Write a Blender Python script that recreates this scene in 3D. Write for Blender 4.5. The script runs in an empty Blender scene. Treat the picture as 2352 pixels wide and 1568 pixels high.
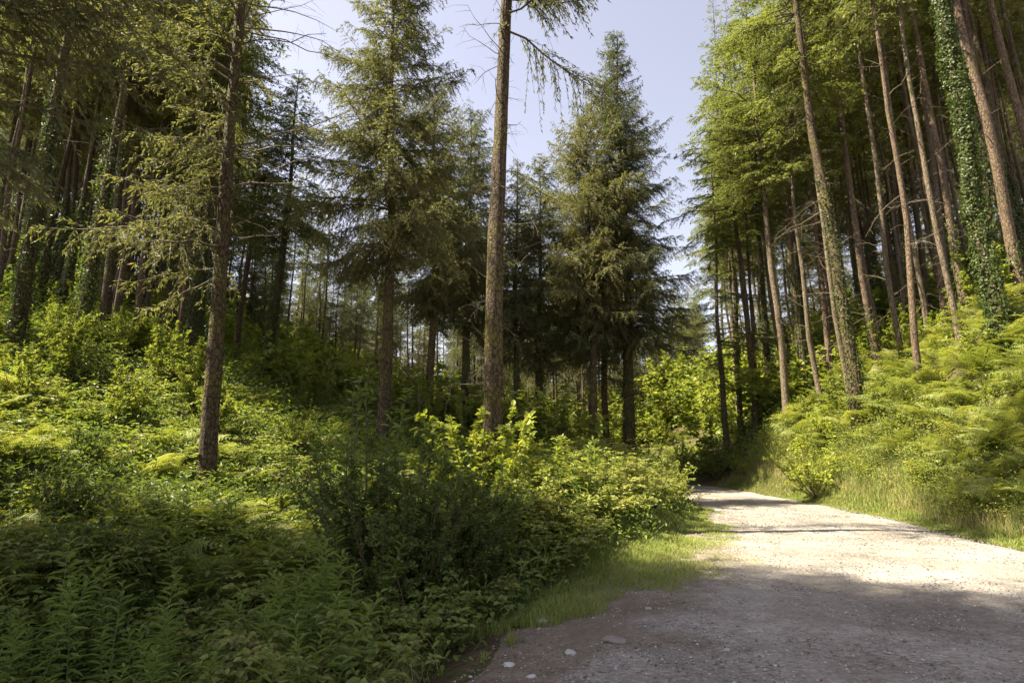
import bpy, math, random
import numpy as np
from mathutils import Vector, Matrix, Euler

# ------------------------------------------------------------ camera, sky, sun
scene = bpy.context.scene
R = math.radians
PITCH = R(11.75)
FPX = 1307.0            # focal length in pixels of a 2352 px wide picture (20 mm lens)
EYE = 1.6
cam_d = bpy.data.cameras.new('camera'); cam = bpy.data.objects.new('camera', cam_d)
scene.collection.objects.link(cam); scene.camera = cam
cam.location = (0, 0, EYE); cam.rotation_euler = (R(90) + PITCH, 0, 0)
cam_d.sensor_width = 36; cam_d.lens = 20; cam_d.clip_end = 3000; cam_d.clip_start = 0.05
SUN_EL, SUN_LEFT = R(56), R(94)          # height, and angle to the left of the view
world = bpy.data.worlds.new('World'); scene.world = world; world.use_nodes = True
wn = world.node_tree; bg = wn.nodes['Background']
sky = wn.nodes.new('ShaderNodeTexSky'); sky.sky_type = 'NISHITA'; sky.sun_disc = False
sky.sun_elevation = SUN_EL; sky.sun_rotation = -SUN_LEFT
sky.air_density = 1.0; sky.dust_density = 1.2; sky.ozone_density = 1.0
hs = wn.nodes.new('ShaderNodeHueSaturation'); hs.inputs['Saturation'].default_value = .56
tn_ = wn.nodes.new('ShaderNodeMixRGB'); tn_.blend_type = 'MULTIPLY'; tn_.inputs[0].default_value = 1; tn_.inputs[2].default_value = (1.10, 1.0, .99, 1)
wn.links.new(sky.outputs[0], hs.inputs['Color']); wn.links.new(hs.outputs[0], tn_.inputs[1])
wn.links.new(tn_.outputs[0], bg.inputs[0]); bg.inputs[1].default_value = 0.067
sun_d = bpy.data.lights.new('sun', 'SUN'); sun_d.energy = 5.0; sun_d.angle = R(0.55); sun_d.color = (1, .90, .68)
sun = bpy.data.objects.new('sun', sun_d); scene.collection.objects.link(sun)
sdir = Vector((-math.sin(SUN_LEFT)*math.cos(SUN_EL), math.cos(SUN_LEFT)*math.cos(SUN_EL), math.sin(SUN_EL)))
sun.rotation_euler = sdir.to_track_quat('Z', 'Y').to_euler(); sun.location = (-20, 20, 60)
scene.view_settings.view_transform = 'Standard'; scene.view_settings.look = 'None'
scene.view_settings.exposure = 2.1; scene.view_settings.gamma = 1
scene.render.engine = 'CYCLES'
scene.cycles.max_bounces = 6; scene.cycles.diffuse_bounces = 3; scene.cycles.transmission_bounces = 4
scene.cycles.glossy_bounces = 2; scene.cycles.sample_clamp_indirect = 4

# ------------------------------------------------------------ helpers
COL = scene.collection
SP, CP = math.sin(PITCH), math.cos(PITCH)
def at(px, py, Y):
    """world point seen at pixel (px,py) of the 2352x1568 photograph, at forward distance Y"""
    u = (px-1176)/FPX; v = (784-py)/FPX
    dy = CP - v*SP; dz = SP + v*CP; t = Y/dy
    return np.array([u*t, Y, EYE + dz*t])

def lerp(a, b, t): return a + (b-a)*t
def norm(a): return a/np.maximum(np.linalg.norm(a, axis=-1, keepdims=True), 1e-9)
def smooth(x, a, b):
    t = np.clip((x-a)/(b-a), 0, 1); return t*t*(3-2*t)

def vnoise(x, y, seed=0):
    """smooth value noise in the plane, -1..1"""
    xi = np.floor(x).astype(np.int64); yi = np.floor(y).astype(np.int64)
    fx = x-xi; fy = y-yi; fx = fx*fx*(3-2*fx); fy = fy*fy*(3-2*fy)
    def h(a, b):
        n = (a*374761393 + b*668265263 + seed*974711) & 0x7fffffff
        n = ((n ^ (n >> 13))*1274126177) & 0x7fffffff
        return ((n ^ (n >> 16)) & 0xffff)/32767.5 - 1
    return lerp(lerp(h(xi, yi), h(xi+1, yi), fx), lerp(h(xi, yi+1), h(xi+1, yi+1), fx), fy)

class Geo:
    """collects vertex and face arrays and links them as one mesh"""
    def __init__(s): s.V = []; s.F = []; s.n = 0
    def add(s, V, F, mat=0, tone=None):
        V = np.asarray(V, dtype=np.float32).reshape(-1, 3); F = np.asarray(F, dtype=np.int32)
        if len(F) == 0: return
        if tone is None: tone = np.zeros(len(F), np.float32)
        tone = np.broadcast_to(np.asarray(tone, np.float32), (len(F),))
        s.V.append(V); s.F.append((F+s.n, mat, tone)); s.n += len(V)
    def merge(s, V, fl, M=None):
        pass
    def mesh(s, name, mats, smooth_shade=False):
        me = bpy.data.meshes.new(name)
        V = np.concatenate(s.V); me.vertices.add(len(V)); me.vertices.foreach_set('co', V.ravel())
        loops = np.concatenate([f.ravel() for f, _, _ in s.F])
        tot = np.concatenate([np.full(len(f), f.shape[1], np.int32) for f, _, _ in s.F])
        st = np.concatenate([[0], np.cumsum(tot)[:-1]]).astype(np.int32)
        mi = np.concatenate([np.full(len(f), m, np.int32) for f, m, _ in s.F])
        tn = np.concatenate([t for _, _, t in s.F]).astype(np.float32)
        me.loops.add(len(loops)); me.loops.foreach_set('vertex_index', loops)
        me.polygons.add(len(tot)); me.polygons.foreach_set('loop_start', st)
        me.polygons.foreach_set('loop_total', tot)
        me.polygons.foreach_set('material_index', mi)
        me.polygons.foreach_set('use_smooth', np.full(len(tot), smooth_shade))
        a = me.attributes.new('tone', 'FLOAT', 'FACE'); a.data.foreach_set('value', tn)
        for m in mats: me.materials.append(m)
        me.update(calc_edges=True)
        return me
    def link(s, name, mats, parent=None, smooth_shade=False):
        o = bpy.data.objects.new(name, s.mesh(name, mats, smooth_shade)); COL.objects.link(o)
        if parent: o.parent = parent
        return o

def tag(o, label=None, cat=None, group=None, kind=None):
    if label: o['label'] = label
    if cat: o['category'] = cat
    if group: o['group'] = group
    if kind: o['kind'] = kind
    return o
def empty(name, loc):
    e = bpy.data.objects.new(name, None); e.empty_display_size = .3; e.location = loc; COL.objects.link(e); return e
def copy_tree(o, parent=None):
    c = o.copy(); COL.objects.link(c); c.parent = parent
    for ch in o.children: copy_tree(ch, c)
    return c

def tubes(g, P, rad, sides=5, mat=0, tone=0, cap=False):
    """P (n,k,3) polylines, rad (n,k)"""
    P = np.asarray(P, float); n, k, _ = P.shape
    T = norm(np.gradient(P, axis=1))
    ref = np.where(np.abs(T[..., 2:3]) > .9, np.array([1., 0, 0]), np.array([0, 0, 1.]))
    A = norm(np.cross(T, ref)); B = np.cross(T, A)
    an = np.arange(sides)*2*math.pi/sides
    V = P[:, :, None] + rad[:, :, None, None]*(A[:, :, None]*np.cos(an)[:, None] + B[:, :, None]*np.sin(an)[:, None])
    idx = np.arange(n*k*sides).reshape(n, k, sides)
    a = idx[:, :-1]; b = idx[:, 1:]
    F = np.stack([a, np.roll(a, -1, 2), np.roll(b, -1, 2), b], -1).reshape(-1, 4)
    g.add(V, F, mat, tone)

def kites(g, P, D, N, L, W, mat=0, tone=0, fold=0.0, wide=.45):
    """four-cornered leaf blades; one quad, or two triangles folded on the midrib"""
    P = np.asarray(P, float); L = np.broadcast_to(L, (len(P),))[:, None]; W = np.broadcast_to(W, (len(P),))[:, None]
    D = norm(D); S = norm(np.cross(D, N)); U = np.cross(S, D)
    a = P; c = P+D*L
    b = P+D*L*wide+S*W/2+U*W*fold; d = P+D*L*wide-S*W/2+U*W*fold
    V = np.stack([a, b, c, d], 1); i = np.arange(len(P)*4).reshape(-1, 4)
    if fold == 0: g.add(V, i, mat, tone)
    else:
        F = np.concatenate([i[:, [0, 1, 2]], i[:, [0, 2, 3]]]); t = np.broadcast_to(tone, (len(P),))
        g.add(V, F, mat, np.concatenate([t, t]))

def rounds(g, P, D, N, L, W, mat=0, tone=0, fold=.18, droop=.15):
    """rounded leaf blades: two quads folded on the midrib, tip drooping"""
    P = np.asarray(P, float); L = np.broadcast_to(L, (len(P),))[:, None]; W = np.broadcast_to(W, (len(P),))[:, None]
    D = norm(D); S = norm(np.cross(D, N)); U = np.cross(S, D)
    Z = U*(-droop)*L
    V = np.stack([P, P+D*L*.28+S*W*.46+U*W*fold, P+D*L*.66+S*W*.42+U*W*fold+Z*.4, P+D*L+Z,
                  P+D*L*.66-S*W*.42+U*W*fold+Z*.4, P+D*L*.28-S*W*.46+U*W*fold], 1)
    i = np.arange(len(P)*6).reshape(-1, 6); t = np.broadcast_to(tone, (len(P),))
    g.add(V, np.concatenate([i[:, [0, 1, 2, 3]], i[:, [0, 3, 4, 5]]]), mat, np.concatenate([t, t]))

def rvec(rng, n): return norm(rng.normal(size=(n, 3)))

# ------------------------------------------------------------ materials
def nodes(name):
    m = bpy.data.materials.new(name); m.use_nodes = True; nt = m.node_tree; nt.nodes.clear()
    out = nt.nodes.new('ShaderNodeOutputMaterial'); return m, nt, out
def N(nt, t, **kw):
    n = nt.nodes.new('ShaderNode'+t)
    for k, v in kw.items(): setattr(n, k, v)
    return n
def ramp(nt, cols, fac=None):
    r = N(nt, 'ValToRGB'); e = r.color_ramp.elements
    while len(e) < len(cols): e.new(.5)
    for i, (p, c) in enumerate(cols): e[i].position = p; e[i].color = (*c, 1)
    if fac is not None: nt.links.new(fac, r.inputs[0])
    return r

def leaf_mat(name, cols, trans=.4, rough=.5, spec=.35, tint=(1.25, 1.35, .45), nscale=.8):
    """leaf: colour varies leaf by leaf, plant by plant and in soft patches; light also passes through"""
    m, nt, out = nodes(name); L = nt.links.new
    at_ = N(nt, 'Attribute', attribute_name='tone'); oi = N(nt, 'ObjectInfo')
    geo = N(nt, 'NewGeometry'); nz = N(nt, 'TexNoise'); nz.inputs['Scale'].default_value = nscale; nz.inputs['Detail'].default_value = 2
    L(geo.outputs['Position'], nz.inputs['Vector'])
    a = N(nt, 'Math', operation='MULTIPLY_ADD'); L(at_.outputs['Fac'], a.inputs[0]); a.inputs[1].default_value = .55
    b = N(nt, 'Math', operation='MULTIPLY'); L(nz.outputs['Fac'], b.inputs[0]); b.inputs[1].default_value = .45
    c = N(nt, 'Math', operation='MULTIPLY_ADD'); L(oi.outputs['Random'], c.inputs[0]); c.inputs[1].default_value = .2
    L(b.outputs[0], c.inputs[2]); L(c.outputs[0], a.inputs[2])
    cols = [tuple(lerp(np.array((q[0]*1.08, q[1], q[2])), .3*q[0]+.6*q[1]+.1*q[2], .13)) for q in cols]; tint = tuple(lerp(np.array(tint), 1., .25)); k = len(cols); r = ramp(nt, [((i+.4)/k, q) for i, q in enumerate(cols)], a.outputs[0])
    p = N(nt, 'BsdfPrincipled'); L(r.outputs[0], p.inputs['Base Color'])
    p.inputs['Roughness'].default_value = rough; p.inputs['Specular IOR Level'].default_value = spec
    tr = N(nt, 'BsdfTranslucent'); mx = N(nt, 'MixRGB', blend_type='MULTIPLY'); mx.inputs[0].default_value = 1
    L(r.outputs[0], mx.inputs[1]); mx.inputs[2].default_value = (*tint, 1); L(mx.outputs[0], tr.inputs[0])
    ms = N(nt, 'MixShader'); ms.inputs[0].default_value = trans
    L(p.outputs[0], ms.inputs[1]); L(tr.outputs[0], ms.inputs[2]); L(ms.outputs[0], out.inputs[0])
    return m

def bark_mat(name, dark, light, moss, scale=9, moss_amt=.5, bump=.6):
    m, nt, out = nodes(name); L = nt.links.new
    tc = N(nt, 'TexCoord'); mp = N(nt, 'Mapping'); mp.inputs['Scale'].default_value = (1, 1, .55)
    L(tc.outputs['Object'], mp.inputs[0])
    vo = N(nt, 'TexVoronoi', feature='DISTANCE_TO_EDGE'); vo.inputs['Scale'].default_value = scale*1.5
    n0 = N(nt, 'TexNoise'); n0.inputs['Scale'].default_value = scale; n0.inputs['Detail'].default_value = 4
    mv = N(nt, 'MixRGB'); mv.inputs[0].default_value = .18; L(mp.outputs[0], mv.inputs[1]); L(mp.outputs[0], n0.inputs[0]); L(n0.outputs['Color'], mv.inputs[2])
    L(mv.outputs[0], vo.inputs['Vector'])
    n1 = N(nt, 'TexNoise'); n1.inputs['Scale'].default_value = scale*2.2; n1.inputs['Detail'].default_value = 6; n1.inputs['Roughness'].default_value = .65
    L(mp.outputs[0], n1.inputs[0])
    r = ramp(nt, [(.30, dark), (.52, tuple(lerp(np.array(dark), np.array(light), .55))), (.72, light)], n1.outputs['Fac'])
    n2 = N(nt, 'TexNoise'); n2.inputs['Scale'].default_value = .9; n2.inputs['Detail'].default_value = 5; L(tc.outputs['Object'], n2.inputs[0])
    rm = ramp(nt, [(.62-moss_amt*.25, (0, 0, 0)), (.78-moss_amt*.2, (1, 1, 1))], n2.outputs['Fac'])
    mm = N(nt, 'MixRGB'); L(rm.outputs[0], mm.inputs[0]); L(r.outputs[0], mm.inputs[1]); mm.inputs[2].default_value = (*moss, 1)
    ed = ramp(nt, [(0, (.22, .22, .22)), (.06, (.75, .75, .75)), (.2, (1.1, 1.1, 1.1))], vo.outputs[0])
    m2 = N(nt, 'MixRGB', blend_type='MULTIPLY'); m2.inputs[0].default_value = .9; L(mm.outputs[0], m2.inputs[1]); L(ed.outputs[0], m2.inputs[2])
    p = N(nt, 'BsdfPrincipled'); L(m2.outputs[0], p.inputs['Base Color']); p.inputs['Roughness'].default_value = .85
    p.inputs['Specular IOR Level'].default_value = .25
    ad = N(nt, 'Math', operation='MULTIPLY_ADD'); L(ed.outputs[0], ad.inputs[0]); ad.inputs[1].default_value = .6; L(n1.outputs['Fac'], ad.inputs[2])
    bp = N(nt, 'Bump'); bp.inputs['Strength'].default_value = bump; bp.inputs['Distance'].default_value = .04; L(ad.outputs[0], bp.inputs['Height'])
    L(bp.outputs[0], p.inputs['Normal']); L(p.outputs[0], out.inputs[0]); return m

def plain_mat(name, c, rough=.8, var=.25, scale=20):
    m, nt, out = nodes(name); L = nt.links.new
    nz = N(nt, 'TexNoise'); nz.inputs['Scale'].default_value = scale; nz.inputs['Detail'].default_value = 4
    tc = N(nt, 'TexCoord'); L(tc.outputs['Object'], nz.inputs[0])
    c = np.array(c); r = ramp(nt, [(.3, tuple(c*(1-var))), (.7, tuple(np.minimum(c*(1+var), 1)))], nz.outputs['Fac'])
    p = N(nt, 'BsdfPrincipled'); L(r.outputs[0], p.inputs['Base Color']); p.inputs['Roughness'].default_value = rough
    p.inputs['Specular IOR Level'].default_value = .25
    L(p.outputs[0], out.inputs[0]); return m

M = {}
M['spruce'] = leaf_mat('spruce_needles', [(.06, .076, .026), (.11, .128, .04), (.165, .18, .055), (.21, .21, .07)], .42, .6, .2, (1.15, 1.25, .5), .5)
M['brown_spruce'] = leaf_mat('sparse_spruce_needles', [(.065, .08, .03), (.11, .13, .046), (.155, .175, .065)], .34, .6, .2, (1.15, 1.2, .55), .5)
M['darkspruce'] = leaf_mat('blue_green_spruce_needles', [(.055, .075, .028), (.095, .122, .042), (.14, .165, .052)], .4, .55, .25, (1.1, 1.2, .55), .5)
M['fir'] = leaf_mat('fir_needles', [(.065, .092, .025), (.12, .155, .038), (.175, .215, .05), (.23, .26, .065)], .42, .55, .25, (1.2, 1.3, .45), .5)
M['ivy'] = leaf_mat('ivy_leaves', [(.035, .055, .013), (.055, .085, .018), (.09, .13, .025)], .28, .45, .22, (1.6, 1.8, .4), 1.5)
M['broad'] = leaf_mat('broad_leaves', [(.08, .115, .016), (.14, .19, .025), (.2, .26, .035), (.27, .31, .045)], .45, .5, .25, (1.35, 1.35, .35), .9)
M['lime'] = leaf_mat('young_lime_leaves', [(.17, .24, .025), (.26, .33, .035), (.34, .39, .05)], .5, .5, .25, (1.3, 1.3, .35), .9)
M['dusky'] = leaf_mat('dull_small_leaves', [(.06, .095, .022), (.10, .15, .03), (.16, .22, .04)], .42, .45, .3, (1.35, 1.45, .35), 1.2)
M['bracken'] = leaf_mat('bracken_fronds', [(.10, .15, .02), (.17, .225, .034), (.23, .28, .052), (.30, .33, .09)], .4, .55, .25, (1.3, 1.3, .4), .6)
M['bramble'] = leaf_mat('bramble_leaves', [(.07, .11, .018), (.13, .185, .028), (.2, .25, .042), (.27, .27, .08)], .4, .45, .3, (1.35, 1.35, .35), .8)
M['mound'] = leaf_mat('bramble_leaves_painted_sun', [(.10, .15, .022), (.18, .235, .034), (.25, .30, .05), (.33, .34, .08)], .42, .5, .25, (1.35, 1.35, .4), .8)  # lighter, yellower copy of the bramble leaves, sunlight put into the colour
M['herb'] = leaf_mat('herb_leaves', [(.08, .135, .02), (.13, .20, .03), (.19, .27, .04)], .42, .5, .25, (1.35, 1.35, .35), .8)
M['grass'] = leaf_mat('grass_blades', [(.095, .155, .022), (.145, .215, .032), (.21, .275, .05), (.32, .32, .11)], .38, .55, .2, (1.25, 1.25, .45), 1.3)
M['straw'] = leaf_mat('dry_grass', [(.26, .22, .09), (.38, .32, .14), (.5, .43, .21)], .35, .6, .2, (1.1, 1.05, .8), 1.3)
M['red_leaf'] = leaf_mat('yellowed_leaves', [(.24, .25, .03), (.28, .2, .03), (.24, .13, .03)], .4, .45, .3, (1.2, 1.1, .5), .8)
M['flower'] = leaf_mat('flower_heads', [(.5, .47, .32), (.6, .56, .4)], .3, .7, .2, (1, 1, 1), 1)
M['purple'] = leaf_mat('purple_petals', [(.25, .07, .22), (.38, .12, .32)], .3, .6, .2, (1, 1, 1), 1)
M['bark'] = bark_mat('brown_spruce_bark', (.042, .029, .017), (.13, .093, .054), (.12, .105, .02), 8, .5, 1.0)
M['bark_grey'] = bark_mat('grey_brown_fir_bark', (.075, .056, .036), (.25, .195, .135), (.10, .10, .03), 9, .25, .7)
M['bark_red'] = bark_mat('reddish_fir_bark', (.075, .05, .033), (.21, .15, .10), (.11, .10, .03), 9, .2, .7)
M['twig'] = plain_mat('dead_twig', (.11, .085, .06), .9)
M['mosstwig'] = plain_mat('mossy_limb', (.15, .12, .035), .9, .4, 6)
M['stem'] = plain_mat('brown_stem', (.09, .07, .04), .8)
M['gstem'] = plain_mat('green_stem', (.10, .13, .04), .7)

# ------------------------------------------------------------ terrain
LY = np.array([-30, 0, 3, 4.6, 6.3, 8.0, 9.3, 11.6, 14, 17.9, 24, 28, 31, 33, 35, 37.0])
LX = np.array([-2.5, -1.8, -1.1, -.55, -.1, .75, 1.5, 2.7, 4.1, 5.9, 7.2, 6.9, 5.6, 3., -2., -9])
RY = np.array([-30, 0, 6, 11, 17, 23.5, 28, 31, 34, 37, 40, 43])
RX = np.array([7., 8.0, 8.8, 9.3, 10.6, 11.3, 11.4, 11.1, 9.8, 6.5, 1., -9])
def path_L(y): return np.interp(y, LY, LX)
def path_R(y): return np.interp(y, RY, RX)
# left limit of the tall vegetation (the verge grass lies between it and the gravel)
VY = np.array([-30, 0, 3, 4.6, 6.5, 8.5, 11.6, 15.4, 20, 24, 28, 31])
VX = np.array([-3.1, -2.35, -1.6, -1.12, -.62, .45, 2.2, 4.2, 5.7, 6.6, 6.4, 5])
def veg_L(y): return np.interp(y, VY, VX)

CTRL = np.array([
 (4,-10,0),(4,0,0),(6,5,0),(7,10,0),(8,15,0),(9,20,0),(10,26,.05),(8,34,.2),(1,39,.5),
 (-.5,4.6,-.05),(.4,7,0),(3.4,9.3,0),(9.3,11,0),(10.8,17,.02),(11.5,24,.05),(9,5,0),(8.5,0,0),(11.4,30,.15),
 (-2.2,3,-.8),(-2.0,6,-.65),(-1,9,-.3),(1,12,.15),(3.3,13.5,.25),(4.5,18.5,.35),(5,25,.6),
 (-5,4,-.9),(-5,7,-.35),(-4,10,0),(-2,14,.5),(0,13,.3),
 (-7,13.4,.75),(-9,8.5,1.0),(-12,12,2.2),(-8.7,14,1.5),(-14,16,4.0),(-14.5,19,5.0),(-17,26,7),(-20,10,4),(-11,22,4.2),
 (-13,27,5.3),(-10,31,4.7),(-5,20,1.7),(0,24,1.6),(3.5,24,1.5),(5,27,1.4),(-4,32,3),(5,42,2),(0,50,3),(-20,50,9),(-40,30,14),(-40,60,17),(-8,2,-.5),(-12,4,.8),
 (9.6,6,.05),(12.3,8.5,1.9),(14.5,10,4),(18,11,5.6),(10.4,11,.15),(11.6,17,.2),(12.6,17,1.4),(15,17.5,4.9),(12.6,21.5,2.2),(12.8,27.5,3.0),(13.7,32,2.4),(13,37,2.3),
 (20,20,7),(18,28,6.2),(25,10,8.5),(30,40,12),(20,45,7),(12,46,3),(12.5,-5,2.5),(20,-5,6),(9.4,1,.1),(11.5,2.5,1.7),
 (-150,150,30),(0,150,5),(150,150,26),(-150,-100,10),(150,-100,20),(0,-100,0),(0,90,4),(-60,100,22),(60,100,22)], float)
def _phi(r2): return .5*r2*np.log(r2+1e-12)
_n = len(CTRL); _A = np.zeros((_n+3, _n+3))
_d = CTRL[:, None, :2]-CTRL[None, :, :2]; _A[:_n, :_n] = _phi((_d**2).sum(-1)) + np.eye(_n)*.15
_A[:_n, _n] = 1; _A[:_n, _n+1:] = CTRL[:, :2]; _A[_n:, :_n] = _A[:_n, _n:].T
_w = np.linalg.solve(_A, np.concatenate([CTRL[:, 2], np.zeros(3)]))
def tps(x, y):
    x = np.asarray(x, float); y = np.asarray(y, float); sh = x.shape; x = x.ravel(); y = y.ravel(); z = np.empty_like(x)
    for i in range(0, len(x), 20000):
        a, b = x[i:i+20000], y[i:i+20000]
        z[i:i+20000] = _phi((a[:, None]-CTRL[:, 0])**2+(b[:, None]-CTRL[:, 1])**2) @ _w[:_n] + _w[_n] + _w[_n+1]*a + _w[_n+2]*b
    return z.reshape(sh)
def inpath(x, y):
    """how far inside the gravel track (metres, negative outside)"""
    s = np.minimum(x-path_L(y), path_R(y)-x); return np.where(y > 43, -5., s)
def terrain(x, y):
    x = np.asarray(x, float); y = np.asarray(y, float)
    i = inpath(x, y); rough = smooth(-i, -.1, 1.2)
    pz = np.interp(y, [0, 22, 34, 43], [0, 0, .22, .7]); z = lerp(pz, tps(x, y), smooth(-i, -.35, 1.5))
    z = z + rough*(vnoise(x*.5, y*.5, 3)*.30 + vnoise(x*1.1, y*1.1, 4)*.16 + vnoise(x*2.3, y*2.3, 5)*.06)
    z = z + (1-rough)*vnoise(x*.5, y*.5, 9)*.02
    ml = np.interp(y, [-30, 3, 4.6, 6.3, 8, 9.3, 11.6], [-1, .1, .7, 1.7, 2.7, 3.2, 4.2])
    z = z - .17*smooth(ml-x, -.3, 2.2)*smooth(y, 2, 4)*(1-smooth(y, 8, 11))
    return z
def terr1(x, y): return float(terrain(np.array([x]), np.array([y]))[0])

def spaced(a, b, fine0, fine1, fs, cs):
    f = np.arange(fine0, fine1, fs); l = fine0-np.cumsum(fs*1.12**np.arange(1, 80)); l = l[l > a][::-1]
    r = fine1+np.cumsum(fs*1.12**np.arange(1, 80)); r = r[r < b]
    return np.concatenate([[a], l, f, r, [b]])
gx = spaced(-900, 900, -16, 18, .22, 5); gy = spaced(-400, 1500, -1, 40, .22, 5)
X, Y = np.meshgrid(gx, gy, indexing='ij')
Z = terrain(np.clip(X, -150, 150), np.clip(Y, -100, 150)) - .07*smooth(inpath(X, Y), .0, .35)
g = Geo(); idx = np.arange(X.size).reshape(X.shape)
F = np.stack([idx[:-1, :-1], idx[1:, :-1], idx[1:, 1:], idx[:-1, 1:]], -1).reshape(-1, 4)
g.add(np.stack([X, Y, Z], -1), F)
def ground_mat():
    m, nt, out = nodes('forest_floor'); L = nt.links.new
    geo = N(nt, 'NewGeometry'); a = N(nt, 'TexNoise'); a.inputs['Scale'].default_value = .7; a.inputs['Detail'].default_value = 8; a.inputs['Roughness'].default_value = .7
    b = N(nt, 'TexNoise'); b.inputs['Scale'].default_value = 14; b.inputs['Detail'].default_value = 6
    L(geo.outputs['Position'], a.inputs[0]); L(geo.outputs['Position'], b.inputs[0])
    r1 = ramp(nt, [(.35, (.045, .032, .018)), (.5, (.085, .062, .034)), (.65, (.05, .07, .018))], a.outputs['Fac'])
    r2 = ramp(nt, [(.3, (.4, .4, .4)), (.7, (1.3, 1.3, 1.3))], b.outputs['Fac'])
    mx = N(nt, 'MixRGB', blend_type='MULTIPLY'); mx.inputs[0].default_value = .8; L(r1.outputs[0], mx.inputs[1]); L(r2.outputs[0], mx.inputs[2])
    p = N(nt, 'BsdfPrincipled'); L(mx.outputs[0], p.inputs['Base Color']); p.inputs['Roughness'].default_value = .95; p.inputs['Specular IOR Level'].default_value = .15
    bp = N(nt, 'Bump'); bp.inputs['Distance'].default_value = .06; bp.inputs['Strength'].default_value = .8; L(b.outputs['Fac'], bp.inputs['Height']); L(bp.outputs[0], p.inputs['Normal'])
    L(p.outputs[0], out.inputs[0]); return m
tag(g.link('ground', [ground_mat()], smooth_shade=True), kind='structure')

# gravel track, a strip between its two wandering edges
py_ = np.concatenate([np.arange(-14, 3, .5), np.arange(3, 14, .1), np.arange(14, 42.6, .25)])
na = 110; tt = np.linspace(0, 1, na)
Lw = path_L(py_) + .16*vnoise(py_*1.3, py_*0, 21) + .07*vnoise(py_*4, py_*0, 22)
Rw = path_R(py_) + .14*vnoise(py_*1.1, py_*0, 23) + .06*vnoise(py_*4, py_*0, 24)
PX = Lw[:, None]+(Rw-Lw)[:, None]*tt; PY = np.broadcast_to(py_[:, None], PX.shape).copy()
edge = np.minimum(PX-Lw[:, None], Rw[:, None]-PX)
PZ = terrain(PX, PY) - .05*(1-smooth(edge, 0, .3)) + .012 + .035*np.sin(math.pi*tt)[None]
PZ += .008*vnoise(PX*6, PY*6, 31)+.012*vnoise(PX*2.2, PY*2.2, 32)
rel = (PX-Lw[:, None])/np.maximum((Rw-Lw)[:, None], .1)
g = Geo(); idx = np.arange(PX.size).reshape(PX.shape)
F = np.stack([idx[:-1, :-1], idx[:-1, 1:], idx[1:, 1:], idx[1:, :-1]], -1).reshape(-1, 4)
mainL = np.interp(PY, [-30, 3, 4.6, 6.3, 8, 9.3, 11.6, 14, 17.9, 24], [-1, .1, .7, 1.7, 2.7, 3.2, 4.2, 5., 6.1, 7.2])
earth = smooth(mainL-PX+.9*vnoise(PX*1.3, PY*1.3, 33)+.3*vnoise(PX*5, PY*5, 34), -.5, .6)*.8
for rc in (.36, .72): earth = np.maximum(earth, .38*np.exp(-((rel+.03*vnoise(PY*.4, PY*0, 35)-rc)/.075)**2)*(.5+.5*vnoise(PX*.8, PY*.35, 36)))
earth = np.maximum(earth, .7*(1-smooth(edge+.15*vnoise(PX*3, PY*3, 37), .05, .45)))
et = np.broadcast_to((earth[:-1, :-1]+earth[1:, 1:])*.5, (PX.shape[0]-1, PX.shape[1]-1)).reshape(-1)
g.add(np.stack([PX, PY, PZ], -1), F, 0, et)
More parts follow.
